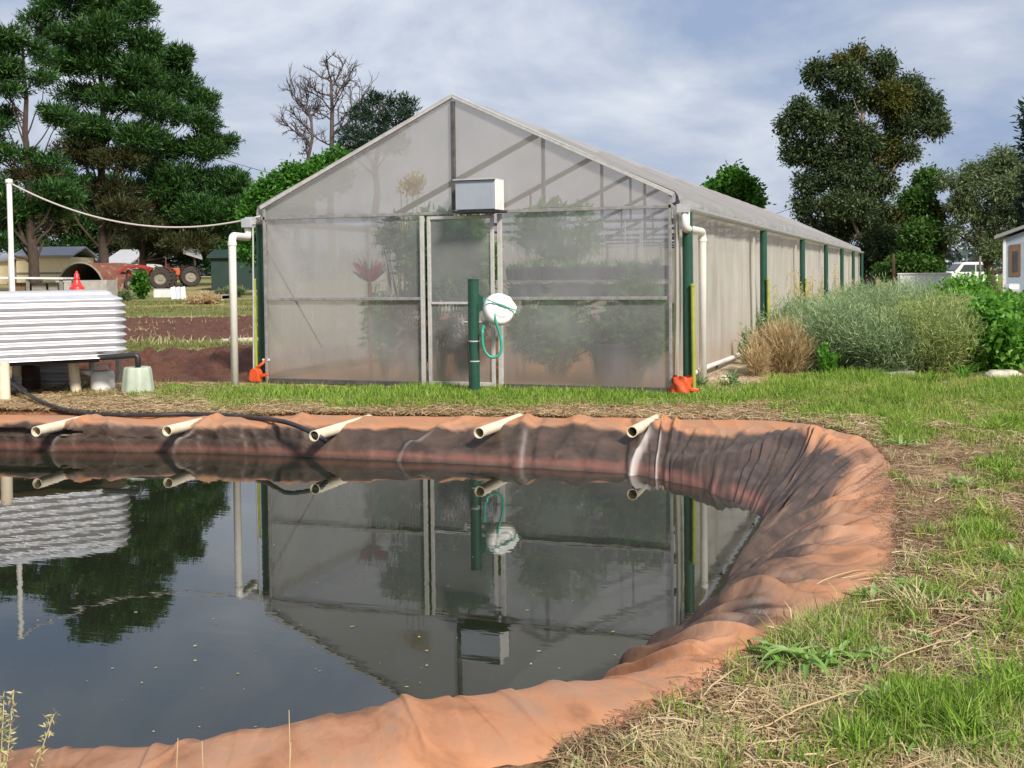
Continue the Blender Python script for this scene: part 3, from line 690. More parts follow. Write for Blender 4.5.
# roof, trusses
NF = 13; fs = SP / 2
for k in range(1, NF):
    y = .15 + k * fs; b = MB()
    for sx in (0, 1):
        e = .02 if sx == 0 else W_ - .02
        b.bar((e, y, HK - .05), (W_ / 2, y, HP - .04), .07, .075)
    b.bar((W_ / 2, y, HT), (W_ / 2, y, HP - .08), .05, .05); b.bar((.05, y, HT), (W_ - .05, y, HT), .045, .045)
    b.bar((W_ * .25, y, HT), (W_ * .25, y, (HK + HP) / 2 - .06), .03, .03); b.bar((W_ * .75, y, HT), (W_ * .75, y, (HK + HP) / 2 - .06), .03, .03)
    for x in (.1, W_ - .1): b.bar((x, y, 0), (x, y, HT - .03), .05, .05)
    b.build('truss', MT['dark_steel'], gr)
for side in (0, 1):
    ys = np.linspace(-.07, LEN, 420); P = []
    for y in ys:
        fr = ((y - .15) / fs) % 1; sag = .035 * math.sin(math.pi * fr) ** 1.0
        row = []
        for q in np.linspace(0, 1, 16):
            x = W_ / 2 + (W_ / 2 + .05) * q; z = HP + .02 - (HP - HK + .0) * q
            z -= sag * math.sin(math.pi * min(1, q * 1.15)) * .9 + .004 * math.sin(y * 3.1 + q * 4)
            row.append((x, z))
        wob = .05 * (float(fbm(y * 4.5, side * 7 + 3)) - .5)
        row += [(W_ + .085 + wob, HK - .03), (W_ + .10 + wob * 1.6, HK - .08), (W_ + .105 + wob * 2, HK - .13), (W_ + .09 + wob * 1.2, HT - .02)]
        if side == 0: row = [(W_ - x, z) for x, z in row]
        P.append([(x, y, z) for x, z in row])
    MB().grid(P).build('roof_cover', MT['film_roof'], gr, smooth=True)
    # gutter: half round trough, open upwards
    sx = 1 if side else -1; cx = W_ + .155 if side else -.155
    pts = []
    prof = [(math.cos(a) * .075, math.sin(a) * .075) for a in np.linspace(math.pi, 2 * math.pi, 9)]
    prof += [(math.cos(a) * .068, math.sin(a) * .068) for a in np.linspace(2 * math.pi, math.pi, 9)]
    G = [[(cx + px_, y, HT - .01 + pz) for px_, pz in prof] for y in (-.1, 10, 20, 30, LEN)]
    b = MB().grid(G); b.box((cx, -.1, HT - .03), (.16, .02, .1)); b.build('gutter', MT['galv'], gr)
    # curtain side wall with hanging folds
    x0 = W_ if side else 0
    ys = np.linspace(.02, LEN - .02, 700); P = []
    for y in ys:
        row = []
        for z in np.linspace(.12, HT, 8):
            f = (float(vnoise(y * 5, z * .35 + side * 9)) - .5) * .08 + (float(vnoise(y * 1.4, z * .5 + 4)) - .5) * .07
            row.append((x0 + f * math.sin(math.pi * (z - .1) / (HT - .08)), y, z))
        P.append(row)
    MB().grid(P).build('side_curtain', MT['film_side'], gr, smooth=True)
    for k in range(7):
        y = .15 + k * SP; xx = W_ + .153 if side else -.153
        MB().tube([(xx, y, -.3), (xx, y, HT - .06)], .063, 16).build('side_post', MT['green_paint'], gr, smooth=False)
        if side:
            yy = y - .52 if k else y - .13
            MB().box((W_ + .06, yy, 1.08), (.012, .22 if k else .1, 2.1)).build('wall_strip', MT['film_side'], gr)
    MB().tube([(x0 + sx * .04, y, .12 + .02 * math.sin(y)) for y in np.linspace(.1, LEN, 40)], .035, 8).build('roller_pipe', MT['pvc'], gr, smooth=True)
MB().prism([(0, LEN, .0), (W_, LEN, 0), (W_, LEN, HK), (W_ / 2, LEN, HP), (0, LEN, HK)], (0, 0, 0), (0, .01, 0)).build('end_wall', MT['film_gable'], gr)
# dropper strings hanging from the first ties behind the right front panel
for px, y0, zb in ((512, 3.64, 1.75), (535, 3.64, 1.7), (558, 3.64, 1.8), (583, 3.64, 1.6), (604, 3.64, 1.4), (625, 3.64, 1.7), (642, 3.64, 1.6), (600, 7.13, 1.7), (560, 7.13, 1.7), (640, 7.13, 1.7)):
    q = fp(px, 230, y0 - .03); MB().tube([(q[0], q[1], HT), (q[0], q[1], zb)], .011, 6).build('dropper', MT['pvc'], gr)

# fan box on the gable
c0 = fp(455, 181, -.33); c1 = fp(494.5, 209, -.33)
fb = thing('ventilation_box', 'pale blue grey metal box mounted over the greenhouse door', 'vent box', ((c0[0] + c1[0]) / 2, -.19, c1[2]))
hx = c1[0] - c0[0]; hz = c0[2] - c1[2]; mx_ = (c0[0] + c1[0]) / 2; mz = (c0[2] + c1[2]) / 2
MB().box((mx_, -.19, mz), (hx, .28, hz)).build('housing', MT['box_blue'], fb, bevel=.008)
MB().box((c1[0] + .013, -.19, mz), (.02, .285, hz + .012)).build('end_panel', MT['white_plastic'], fb, bevel=.004)
MB().box((mx_ + .01, -.2, c1[2] - .02), (hx + .1, .31, .025)).build('base_plate', MT['black'], fb)
MB().box((mx_, -.2, c0[2] + .012), (hx + .04, .32, .018)).build('lid', MT['galv'], fb)

# ------------------------------------------------------------------ downpipes, stakes, orange boots
def arcpts(a, b_, c, r, n=7):                    # corner at b_ rounded by r
    a, b_, c = map(np.asarray, (a, b_, c)); u = (a - b_) / np.linalg.norm(a - b_); v = (c - b_) / np.linalg.norm(c - b_)
    p0 = b_ + u * r; p1 = b_ + v * r
    return [(1 - s) ** 2 * p0 + 2 * s * (1 - s) * b_ + s * s * p1 for s in np.linspace(0, 1, n)]
def downpipe(label, px_top, px_bot, gut, py_elbow, rad=.05):
    bt = gg(*px_bot); D = proj(bt)[2]
    top = dp(px_top, py_elbow, D); g0 = np.array([gut[0], gut[1], gut[2]]); g1 = np.array([gut[0], gut[1], top[2]])
    r_ = thing('downpipe', label, 'downpipe', (bt[0], bt[1], bt[2]), 'white drain pipes at the greenhouse front corners')
    bot = np.array([bt[0], bt[1], bt[2] - .1]); top = np.array([bt[0], bt[1], top[2]])
    pts = [g0] + arcpts(g0, g1, top, .07) + arcpts(g1, top, bot, .09) + [bot]
    MB().tube(pts, rad, 18).build('pipe', MT['pvc'], r_, smooth=True)
    for z in (top[2] - .1,): MB().lathe([(rad + .002, 0), (rad + .008, .004), (rad + .008, .05), (rad + .002, .054)], (bt[0], bt[1], z - .03), 18).build('coupling', MT['pvc'], r_, smooth=False)
    return r_
downpipe('white plastic drain pipe at the right front corner beside the pale side wall', 697.5, (703, 383), (W_ + .17, -.05, HT - .07), 232)
r_ = downpipe('white plastic drain pipe at the left front corner in front of the red soil', 232, (235, 387), (-.22, -.05, HT - .1), 236)
MB().box((-.2, -.08, HT - .06), (.15, .12, .12)).build('hopper', MT['galv'], r_, bevel=.005)
for k, (x, y, h) in enumerate(((W_ + .24, .06, 1.27), (W_ + .25, .15 + SP - .08, 1.27), (W_ + .25, .15 + 2 * SP - .06, 1.2), (-.24, .12, 1.38))):
    lab = ['lime yellow stake against the front right green post behind the drain pipe', 'lime yellow stake on the second green post of the right wall', 'lime yellow stake on the third green post, partly behind bushes', 'lime yellow stake at the left greenhouse post near the tilled soil'][k]
    mb = MB().tube([(x, y, -.1), (x - .01, y, h)], .024, 10); mb.lathe([(.024, 0), (.03, .004), (.03, .03), (.0, .035)], (x - .01, y, h), 10)
    tag(mb.build('yellow_stake', MT['lime'], None, smooth=False), lab, 'stake', 'lime yellow stakes by the green posts')
# right boot: crumpled orange plastic wrapped round the corner strip and post foot
q0 = fp(684, 379, -.05)
r_ = thing('orange_wrap', 'crumpled orange plastic around the foot of the right corner post', 'plastic wrap', (q0[0], q0[1], 0))
P = []
for i in range(26):
    a = 2 * math.pi * i / 26; row = []
    for j, z in enumerate(np.linspace(-.04, .2, 9)):
        rr_ = (.125 + .018 * math.sin(a * 5 + j) + .015 * random.uniform(-1, 1)) * (1 - .12 * (j / 8) ** 3)
        row.append((q0[0] - .03 + rr_ * math.cos(a), q0[1] + .02 + rr_ * .8 * math.sin(a), z + .012 * math.sin(a * 3)))
    P.append(row)
MB().grid(P, closed=True).build('sleeve', MT['orange'], r_, smooth=True)
MB().bar((q0[0] + .08, q0[1] - .03, .05), (q0[0] + .17, q0[1] + .02, .04), .035, .04).build('strap', MT['orange'], r_, bevel=.008)
q0 = fp(256, 378, -.12)
r_ = thing('orange_box', 'orange plastic housing at the foot of the left green post', 'plastic housing', (q0[0], q0[1], 0))
prof = [(-.075, 0), (.075, 0), (.075, .1), (.055, .16), (.0, .185), (-.055, .16), (-.075, .1)]
MB().prism([(q0[0] + a, q0[1] - .06, .02 + z) for a, z in prof], (0, 0, 0), (0, .12, 0)).build('housing', MT['orange'], r_, bevel=.012)
MB().bar((q0[0] + .08, q0[1], .1), (q0[0] + .19, q0[1], .12), .035, .04).build('arm', MT['orange'], r_, bevel=.006)
MB().box((q0[0] + .1, q0[1] + .1, .31), (.1, .03, .025)).build('bracket', MT['pvc'], r_)
MB().tube([(q0[0] + .0, q0[1] + .02, .2), (q0[0] + .07, q0[1] + .06, .26), (q0[0] + .09, q0[1] + .1, .3)], .02, 8).build('lever', MT['orange'], r_, smooth=True)
MB().tube([(fp(253.5, 375, -.1)[0], -.1, -.1), (fp(253, 230, -.1)[0], -.1, HT - .1)], .012, 8).build('rod', MT['galv'], r_)

# ------------------------------------------------------------------ hose post and reel
D = 14.0
bz = dp(474.5, 391, D); top = dp(472.5, 280, D)
hp = thing('hose_post', 'dark green steel post with a tap standing before the greenhouse door', 'post', (bz[0], bz[1], 0))
rp = 5.6 / F * D
MB().tube([(bz[0], bz[1], -.2), (bz[0], bz[1], top[2])], rp, 20).build('pole', MT['green_paint'], hp, smooth=False)
MB().lathe([(rp, 0), (rp + .004, -.003), (rp + .004, .012), (.0, .02)], (bz[0], bz[1], top[2]), 20).build('cap', MT['green_paint'], hp)
for py in (341, 361):
    z = dp(474, py, D)[2]
    MB().lathe([(rp, -.008), (rp + .004, -.006), (rp + .004, .006), (rp, .008)], (bz[0], bz[1], z), 20).build('clip', MT['alu'], hp)
cr = _rh
MB().tube([bz + cr * (-rp + .0) - _fh * .05 + [0, 0, dp(474, 341, D)[2] - bz[2]], bz + cr * (-rp * .6) - _fh * .05 + [0, 0, 0]], .014, 8).build('water_pipe', MT['black'], hp)
z = dp(474, 322, D)[2]
mb = MB().tube([np.array([bz[0], bz[1], z]) - cr * .15, np.array([bz[0], bz[1], z]) + cr * .16], .016, 10)
mb.tube([np.array([bz[0], bz[1], z]) - cr * .13 + [0, 0, .03], np.array([bz[0], bz[1], z]) - cr * .13 - [0, 0, .035]], .02, 10)
mb.box(np.array([bz[0], bz[1], z + .04]) - cr * .13, (.07, .02, .012))
mb.tube([np.array([bz[0], bz[1], z]) + cr * .15 + [0, 0, .03], np.array([bz[0], bz[1], z]) + cr * .17 - [0, 0, .05]], .02, 10)
mb.build('tap', MT['steel'], hp, smooth=False)
rc = dp(498.5, 309.5, D - .02)
hr = thing('hose_reel', 'white hose reel with a teal hose loop hung on the green post', 'hose reel', (rc[0], rc[1], rc[2]))
axd = -_fh * .9 + cr * .42; axd[2] = .12; axd = axd / np.linalg.norm(axd)
mb = MB().lathe([(0, -.1), (.12, -.1), (.17, -.085), (.195, -.05), (.2, 0), (.195, .04), (.175, .075), (.13, .095), (.125, .09), (.11, .09), (.105, .1), (.06, .105), (.055, .098), (.03, .098), (.0, .1)], rc, 36, axis=axd)
mb.build('casing', MT['white_plastic'], hr, smooth=True)
# angular guide shoulder of the casing towards the right
sd_ = np.cross(axd, [0, 0, 1]); sd_ /= np.linalg.norm(sd_)
if sd_ @ cr < 0: sd_ = -sd_
upv = np.cross(sd_, axd); upv *= np.sign(upv[2])
poly = [rc + sd_ * a + upv * b_ - axd * .05 for a, b_ in ((.02, .19), (.14, .15), (.228, .02), (.19, -.07), (.1, -.1), (0, 0))]
MB().prism(poly, (0, 0, 0), axd * .11).build('guide', MT['white_plastic'], hr, bevel=.01)
a0 = np.array([bz[0], bz[1], dp(474, 298, D)[2]]) + cr * .06; 
MB().bar(rc + upv * .11 - sd_ * .19 + axd * .118, rc - upv * .04 + sd_ * .215 + axd * .118, .014, .014).build('bracket', MT['teal'], hr)
MB().prism([np.array([bz[0], bz[1], 0]) + cr * .06 + [0, 0, dp(474, py, D)[2]] for py in (294, 312)] + [np.array([bz[0], bz[1], 0]) + cr * .12 + [0, 0, dp(474, py, D)[2]] for py in (309, 297)], -_fh * .03, _fh * .06).build('wall_plate', MT['green_paint'], hr)
MB().bar(np.array([a0[0], a0[1], a0[2]]), rc - sd_ * .12 + upv * .1, .03, .03).build('arm', MT['teal'], hr)
MB().tube([np.array([bz[0], bz[1], dp(474, 309, D)[2]]) + cr * .1, rc - sd_ * .14], .022, 10).build('inlet', MT['white_plastic'], hr, smooth=True)
lp = [(484, 325), (482.5, 335), (483, 345), (486, 353), (492, 357.5), (499, 355), (501.5, 347), (500, 335), (496, 322), (493, 314)]
pts = crom(np.array([dp(a, b_, D - .14) for a, b_ in lp]), 6)[:-6]
pts[:4] += np.linspace(.12, .02, 4)[:, None] * _fh
MB().tube(pts, .0165, 10).build('hose', MT['teal'], hr, smooth=True)

# ------------------------------------------------------------------ outlet pipes on the far bank
for k, (a, b_, dm) in enumerate((((36, 432.5), (95, 417.5), 11.8), ((167, 432), (222, 417.5), 11.75), ((314, 437), (367, 420), 11.3), ((479, 434), (519, 418.5), 11.2), ((632, 433), (657, 419), 11.05))):
    p0 = dp(*a, dm); p1 = dp(*b_, dm + 1.15)
    lab = ['cream pipe over the pond bank below the corrugated tank', 'cream pipe over the pond bank in front of the pale green bucket', 'cream pipe over the bank beside the end of the black hose', 'cream pipe over the bank in front of the green hose post', 'short cream pipe above the pale wash mark, nearest the liner corner'][k]
    d = (p1 - p0); p1 = p1 + d / np.linalg.norm(d) * .06
    tag(MB().pipe(p0 + [0, 0, .01], p1, .054, .047, 24).build('outlet_pipe', MT['pvc_cream'], None, smooth=False), lab, 'pipe', 'cream pipes lying over the pond bank')

# ------------------------------------------------------------------ corrugated tank and what is round it
p1 = gp(130, 357, .44); p0 = gp(0, 363, .44); dv = p1 - p0; dv[2] = 0; dv /= np.linalg.norm(dv)
bk = np.array([-dv[1], dv[0], 0])                 # towards the back
ct = thing('corrugated_tank', 'long white corrugated steel tank raised on short posts beside the pond', 'tank', (p1[0], p1[1], -.06))
Lt, Wt, zb, zt = 4.2, 1.3, .44, 1.29
def stadium(ins_, n=18):
    r0 = .16; r = r0 - ins_ * .6; out = []
    x0, x1, y0, y1 = -Lt + ins_, -ins_, ins_, Wt - ins_
    for cx, cy, a0 in ((x1 - r, y0 + r, -90), (x1 - r, y1 - r, 0), (x0 + r, y1 - r, 90), (x0 + r, y0 + r, 180)):
        for k in range(n + 1):
            a = R(a0 + 90 * k / n); out.append((cx + r * math.cos(a), cy + r * math.sin(a)))
    return out
rowsP = []
for z in np.linspace(zb, zt, 150):
    s = (z - zb) / .093; ins_ = .022 * (1 - math.cos(2 * math.pi * s))
    over = max(0, (z - (zt - .2)) / .2); ins_ += .22 * over ** 2.2
    rowsP.append([p1 * np.array([1, 1, 0]) + dv * a + bk * b_ + np.array([0, 0, z]) for a, b_ in stadium(ins_)])
P = np.array(rowsP); P = np.concatenate([P, P[:, :1]], 1)
mb = MB().grid(P); top = P[-1][:-1]; cc = top.mean(0); mb.add(np.vstack([[cc], top]), [(0, 1 + i, 1 + (i + 1) % len(top)) for i in range(len(top))])
bt = P[0][:-1]; cc = bt.mean(0); mb.add(np.vstack([[cc], bt]), [(0, 1 + (i + 1) % len(bt), 1 + i) for i in range(len(bt))])
mb.build('shell', MT['tank'], ct, smooth=True)
for px0, px1, pyb in ((3, 5, 408), (72.5, 77, 398)):
    b0 = gp(px1, pyb, -.09); D = proj(b0)[2]; t0 = dp(px0, 356, D)
    t0 = t0 + (t0 - b0) / np.linalg.norm(t0 - b0) * .02
    MB().tube([b0 - [0, 0, .05], t0 * np.array([1, 1, 0]) + [0, 0, zb + .02]], .068, 16).build('leg', MT['pvc_cream'], ct, smooth=False)
for a in (-.25, -1.2, -2.4, -3.6):
    q = p1 + dv * a + bk * (Wt - .25); MB().tube([(q[0], q[1], -.1), (q[0], q[1], zb)], .06, 12).build('leg', MT['pvc_cream'], ct)
q = gp(119, 384, .0); MB().bar((q[0], q[1], -.05), (q[0], q[1], .5), .06, .06).build('leg', MT['dark_steel'], ct)
D = 14.3
pts = [dp(60, 360, D + .15), dp(110, 357, D + .1)] + arcpts(dp(110, 357, D + .1), dp(138, 355, D + .1), dp(138, 372, D + .1), .06) + [dp(138, 370, D + .1)]
MB().tube(pts, .036, 12).build('outlet_pipe', MT['black'], ct, smooth=True)
MB().box(dp(30, 361.5, D + .3), (1.6, .5, .06), np.stack([dv, bk, [0, 0, 1]], 1)).build('base_beam', MT['black'], ct)
# corrugated sheet below, brown pot, can, bucket, funnel
a0 = gp(22, 394, -.06); a1 = gp(71, 393, -.06); d2 = (a1 - a0) / np.linalg.norm(a1 - a0); L2_ = np.linalg.norm(a1 - a0)
b2 = np.array([-d2[1], d2[0], 0])
P = []
for z in np.linspace(0, .44, 44):
    P.append([a0 + d2 * u * L2_ + b2 * (.3 + .02 * math.cos(2 * math.pi * z / .105)) + [0, 0, z] for u in (0, .5, 1)])
mb = MB().grid(P); mb.grid([[q + b2 * .01 for q in r] for r in P])
tag(mb.build('corrugated_sheet', MT['corr'], None, smooth=True), 'short corrugated sheet standing under the raised tank', 'metal sheet')
q = gp(27, 393, -.06)
r_ = thing('brown_drum', 'brown plastic drum under the raised tank by the cream posts', 'drum', q)
MB().lathe([(0, 0), (.15, 0), (.17, .05), (.17, .17), (.175, .18), (.175, .2), (.165, .21), (.165, .34), (.12, .39), (0, .39)], q, 24).build('body', MT['plate'], r_, smooth=True)
MB().lathe([(.05, .39), (.05, .43), (0, .43)], q, 16).build('cap', MT['black'], r_)
q = gp(103, 394, -.06)
r_ = thing('white_jerrycan', 'white plastic container with a handle left of the green bucket', 'container', q)
k = 1 / F * proj(q)[2]
w = 24 * k; h = 24 * k
MB().lathe([(0, 0), (w * .48, 0), (w * .5, .02), (w * .48, h * .8), (w * .42, h * .95), (w * .3, h), (w * .3, h * .96), (0, h * .96)], q, 22).build('body', MT['white_plastic'], r_, smooth=True)
MB().tube([q + cr * (-w * .3) + [0, 0, h * .97], q + cr * (-w * .2) + [0, 0, h * 1.18], q + cr * (w * .1) + [0, 0, h * 1.22], q + cr * (w * .24) + [0, 0, h * .98]], .02, 10).build('handle', MT['white_plastic'], r_, smooth=True)
MB().tube([q + cr * (-w * .35) + [0, 0, h * .85], q + cr * (-w * 1.0) + [0, 0, h * .98]], [.045, .025], 12).build('spout', MT['white_plastic'], r_, smooth=True)
q = gp(138, 393.5, -.02); k = proj(q)[2] / F
r_ = thing('green_bucket', 'pale green upturned bucket on dry grass beside the white container', 'bucket', q)
P = []
for j, (rr_, z) in enumerate(((16.5, 0), (16, 2), (14.6, 12), (13.2, 24), (12.2, 26.5), (11.6, 26.8))):
    P.append([q + np.array([math.cos(a), math.sin(a), 0]) * rr_ * k * (1 + .035 * math.cos(8 * a)) + [0, 0, z * k] for a in np.linspace(0, 2 * math.pi, 64)])
mb = MB().grid(P); mb.lathe([(11.7 * k, 26.8 * k), (0, 26.9 * k)], q, 32); mb.build('body', MT['bucket'], r_, smooth=True)
MB().lathe([(16.4 * k, .0), (17.4 * k, .006), (17.3 * k, .03), (16.2 * k, .032)], q, 40).build('rim', MT['bucket'], r_, smooth=True)
q = gp(77, 289.5, zt + .001); k = proj(q)[2] / F
r_ = thing('red_funnel', 'red plastic funnel standing upside down on the corrugated tank', 'funnel', q)
MB().lathe([(7.2 * k, 0), (7.2 * k, 2 * k), (6 * k, 3 * k), (2.6 * k, 9.5 * k), (2.3 * k, 15.5 * k), (1.2 * k, 16.5 * k), (1.0 * k, 18.5 * k), (0, 18.5 * k)], q, 24).build('cone', MT['red_plastic'], r_, smooth=True)
MB().lathe([(2.5 * k, 10 * k), (3.1 * k, 10.2 * k), (3.1 * k, 11.5 * k), (2.4 * k, 11.8 * k)], q, 20).build('collar', MT['red_plastic'], r_)
# white pole and cable
D = 15.9; t0 = dp(9, 181, D); b0 = dp(13, 292, D)
r_ = thing('white_pole', 'white pole holding up the sagging cable behind the corrugated tank', 'pole', (t0[0], t0[1], 0))
MB().tube([(b0[0], b0[1], -.1), t0], .036, 12).build('pole', MT['pvc'], r_)
MB().lathe([(.045, -.03), (.05, -.02), (.05, .02), (0, .035)], t0, 12).build('cap', MT['pvc'], r_)
MB().tube([b0 + cr * -.05 + [0, 0, -.2], b0 + cr * -.05 + [0, 0, .3], b0 + cr * -.03 + [0, 0, .75]], .012, 8).build('cord', MT['rope'], r_, smooth=True)
e1 = np.array([-.02, -.06, HT + .05]); pts = []
for u in np.linspace(0, 1, 40):
    q = t0 * (1 - u) + e1 * u; q = q - np.array([0, 0, 1.55 * .36 * 4 * u * (1 - u) * .62]); pts.append(q - [0, 0, .02])
tag(MB().tube(pts, .012, 8).build('sagging_cable', MT['rope'], None, smooth=True), 'pale cable sagging from the white pole to the greenhouse corner', 'cable')
# black hose on the bank
hpx = [(-30, 352, .35), (-6, 370, .22), (14, 384, .14), (34, 398, .07), (55, 407, .0), (80, 412.5, -.05), (110, 414.5, -.06), (150, 415, -.05), (190, 414, -.05), (230, 415.5, -.06), (262, 418.5, -.055), (285, 422, -.03), (302, 428, -.07), (318, 436, -.13), (327, 442, -.2)]
pts = np.array([gp(a, b_, c) for a, b_, c in hpx])
ext = np.vstack([2 * pts[0] - pts[1], pts, 2 * pts[-1] - pts[-2]]); sm = []
for i in range(1, len(ext) - 2):
    a, b_, c, d = ext[i - 1:i + 3]
    for u in np.linspace(0, 1, 8, endpoint=False): sm.append(.5 * (2 * b_ + (c - a) * u + (2 * a - 5 * b_ + 4 * c - d) * u * u + (3 * b_ - a - 3 * c + d) * u ** 3))
r_ = thing('black_hose', 'black poly hose running along the pond bank and over the liner', 'hose', pts[6])
MB().tube(sm, .024, 10).build('pipe', MT['black'], r_, smooth=True)
i = 16
MB().tube([sm[i - 6], sm[i + 4]], .04, 12).build('coupling', MT['black'], r_)
MB().tube([sm[i - 1] + [0, 0, .02], sm[i - 1] + cr * .12 + [0, 0, .05]], .025, 10).build('valve', MT['box_blue'], r_)

# ------------------------------------------------------------------ tilled soil beds on the left
def bed(name, c, label, amp, rows_, hgt, seed):
    P4 = [gg(*q) for q in c]; nu, nv = 260, 60; P = np.zeros((nu, nv, 3))
    for i in range(nu):
        u = i / (nu - 1); a = P4[0] * (1 - u) + P4[1] * u; b_ = P4[3] * (1 - u) + P4[2] * u
        for j in range(nv):
            P[i, j] = a * (1 - j / (nv - 1)) + b_ * (j / (nv - 1))
    v = np.linspace(0, 1, nv)[None, :]; u = np.linspace(0, 1, nu)[:, None]
    ed = np.minimum(1, np.minimum(v, 1 - v) * 8) * np.minimum(1, np.minimum(u, 1 - u) * 20)
    z = gh(P[..., 0], P[..., 1])
    nse = fbm(P[..., 0] * 3.2 + seed, P[..., 1] * 3.2, 4) - .4; cl = np.maximum(0, vnoise(P[..., 0] * 6, P[..., 1] * 6) - .55)
    P[..., 2] = z + .006 + ed * (hgt * (.55 + .45 * np.cos(2 * np.pi * v * rows_ + np.pi)) + amp * nse + amp * 1.2 * cl) - (1 - np.minimum(1, ed * 3)) * .03
    ob = MB().grid(P).build(name, MT['soil_red'], None, smooth=True)
    tag(ob, label, 'soil', kind='structure'); return P
bed('tilled_soil', [(60, 381), (262, 383), (275, 345), (60, 366)], 'dark red tilled soil mounded beside the greenhouse', .16, 1, .16, 3)
bed('garden_soil', [(60, 345), (262, 338), (262, 319.5), (60, 320.5)], 'red garden soil with withered rows before the grass strip', .12, 3, .1, 8)
# strip of pale timber edging between bed and grass
a0 = gg(222, 343); a1 = gg(262, 341)
tag(MB().bar(a0 + [0, 0, .04], a1 + [0, 0, .04], .08, .08).build('edging_board', MT['limestone'], None, bevel=.01), 'pale edging board beside the tilled soil behind the left drain pipe', 'board')

# ------------------------------------------------------------------ far left: sheds, tractors and yard things
def oriented(px, D, zbase=None):
    p = dp(px, 280, D); z = float(gh(p[0], p[1])) if zbase is None else zbase
    return np.array([p[0], p[1], z])
RM = np.stack([_rh, _fh, [0, 0, 1]], 1)           # box frame that faces the camera side
def shed(name, label, cat, px0, px1, D, pytop, wall, roof, depth=5, rise=.5, ov=.25, yaw=.2, door=None):
    a = oriented(px0, D); b_ = oriented(px1, D); c = (a + b_) / 2; w = np.linalg.norm(b_[:2] - a[:2]) / math.cos(yaw)
    zt_ = dp((px0 + px1) / 2, pytop, D)[2]; h = zt_ - c[2]
    r_ = thing(name, label, cat, c)
    e = math.cos(yaw) * _rh + math.sin(yaw) * _fh; f2 = np.array([-e[1], e[0], 0])
    Rr = np.stack([e, f2, [0, 0, 1]], 1)
    MB().box(c + f2 * depth / 2 + [0, 0, h / 2 - .1], (w, depth, h + .2), Rr).build('wall', MT[wall], r_)
    P = [c - e * (w / 2 + ov) - f2 * ov + [0, 0, h], c - e * (w / 2 + ov) + f2 * (depth / 2) + [0, 0, h + rise], c - e * (w / 2 + ov) + f2 * (depth + ov) + [0, 0, h]]
    P += [q + [0, 0, .12] for q in P[::-1]]
    MB().prism(P, (0, 0, 0), e * (w + 2 * ov)).build('roof', MT[roof], r_)
    return r_, c, e, f2, w, h
r_, c, e, f2, w, h = shed('cream_shed', 'low cream shed far behind the pine trunks', 'shed', 18, 69, 82, 257, 'cream_wall', 'grey_roof', 7, .7, .3, .12)
MB().box(c - f2 * .03 - e * .3 + [0, 0, h * .42], (w * .98, .05, .12), np.stack([e, f2, [0, 0, 1]], 1)).build('trim', MT['greywood'], r_)
shed('pale_shed', 'small pale shed at the left edge half hidden by pine branches', 'shed', -24, 9, 86, 262, 'cream_wall', 'grey_roof', 5, .5, .3, .0)
shed('metal_shed', 'whitish metal shed with a grey roof behind the red tractor arms', 'shed', 106, 130, 92, 264, 'white_wall', 'corr', 6, 1.1, .3, -.15)
r_, c, e, f2, w, h = shed('green_shed', 'dark green shed behind the left drain pipe', 'shed', 212, 262, 62, 258, 'dkgreen_wall', 'dkgreen_wall', 5, .4, .2, .1)
# rusty arched shelter
a = oriented(57, 64); b_ = oriented(104, 64); c = (a + b_) / 2; w = np.linalg.norm(b_ - a); zt_ = dp(80, 263, 64)[2] - c[2]
r_ = thing('arched_shelter', 'rusty corrugated arched shelter with a dark open end', 'shelter', c)
ax_ = _fh * .9 + _rh * .44; P = []; Q = []
for y in np.linspace(0, 3.2, 50):
    rr_ = 1 + .008 * math.cos(y * 2 * math.pi / .25)
    P.append([c + ax_ * y - _rh * w / 2 * math.cos(q) * rr_ + np.array([0, 0, zt_ * math.sin(q) * rr_]) for q in np.linspace(0, math.pi, 25)])
mb = MB().grid(P)
mb.build('roof', MT['rust'], r_, smooth=True)
MB().grid([[q - np.array([0, 0, .05]) for q in r0] for r0 in P]).build('shade_lining', MT['black'], r_, smooth=True)  # black inner skin added so the inside reads as deep shade
end = P[-1]; MB().add(end, [tuple(range(len(end)))]).build('shade_back', MT['black'], r_)  # far end closed in black, the shade put into its colour
MB().tube([p - ax_ * .02 for p in P[0]], .05, 8).build('front_hoop', MT['greywood'], r_, smooth=True)

def wheel(c, axis, rad, wid, parent):
    axis = np.asarray(axis, float)
    mb = MB().lathe([(rad * .55, -wid / 2), (rad * .92, -wid / 2), (rad, -wid * .3), (rad, wid * .3), (rad * .92, wid / 2), (rad * .55, wid / 2)], c, 32, axis=axis)
    for k in range(18):
        a = 2 * math.pi * k / 18; u = _rh * math.cos(a) + np.array([0, 0, 1.0]) * math.sin(a)
        if abs(axis @ _rh) > .5: u = _fh * math.cos(a) + np.array([0, 0, 1.0]) * math.sin(a)
        for s in (-1, 1): mb.bar(c + u * rad * 1.0 + axis * s * wid * .05, c + u * rad * .99 + axis * s * wid * .46 + np.cross(axis, u) * rad * .14, .05, .07, up=u)
    w_ = mb.build('wheel', MT['tyre'], parent)
    MB().lathe([(0, -wid * .2), (rad * .2, -wid * .22), (rad * .2, -wid * .1), (rad * .5, -wid * .12), (rad * .56, -wid * .48), (rad * .56, wid * .48), (rad * .5, wid * .12), (0, wid * .1)], c, 28, axis=axis).build('rim', MT['rim'], w_)
    return w_
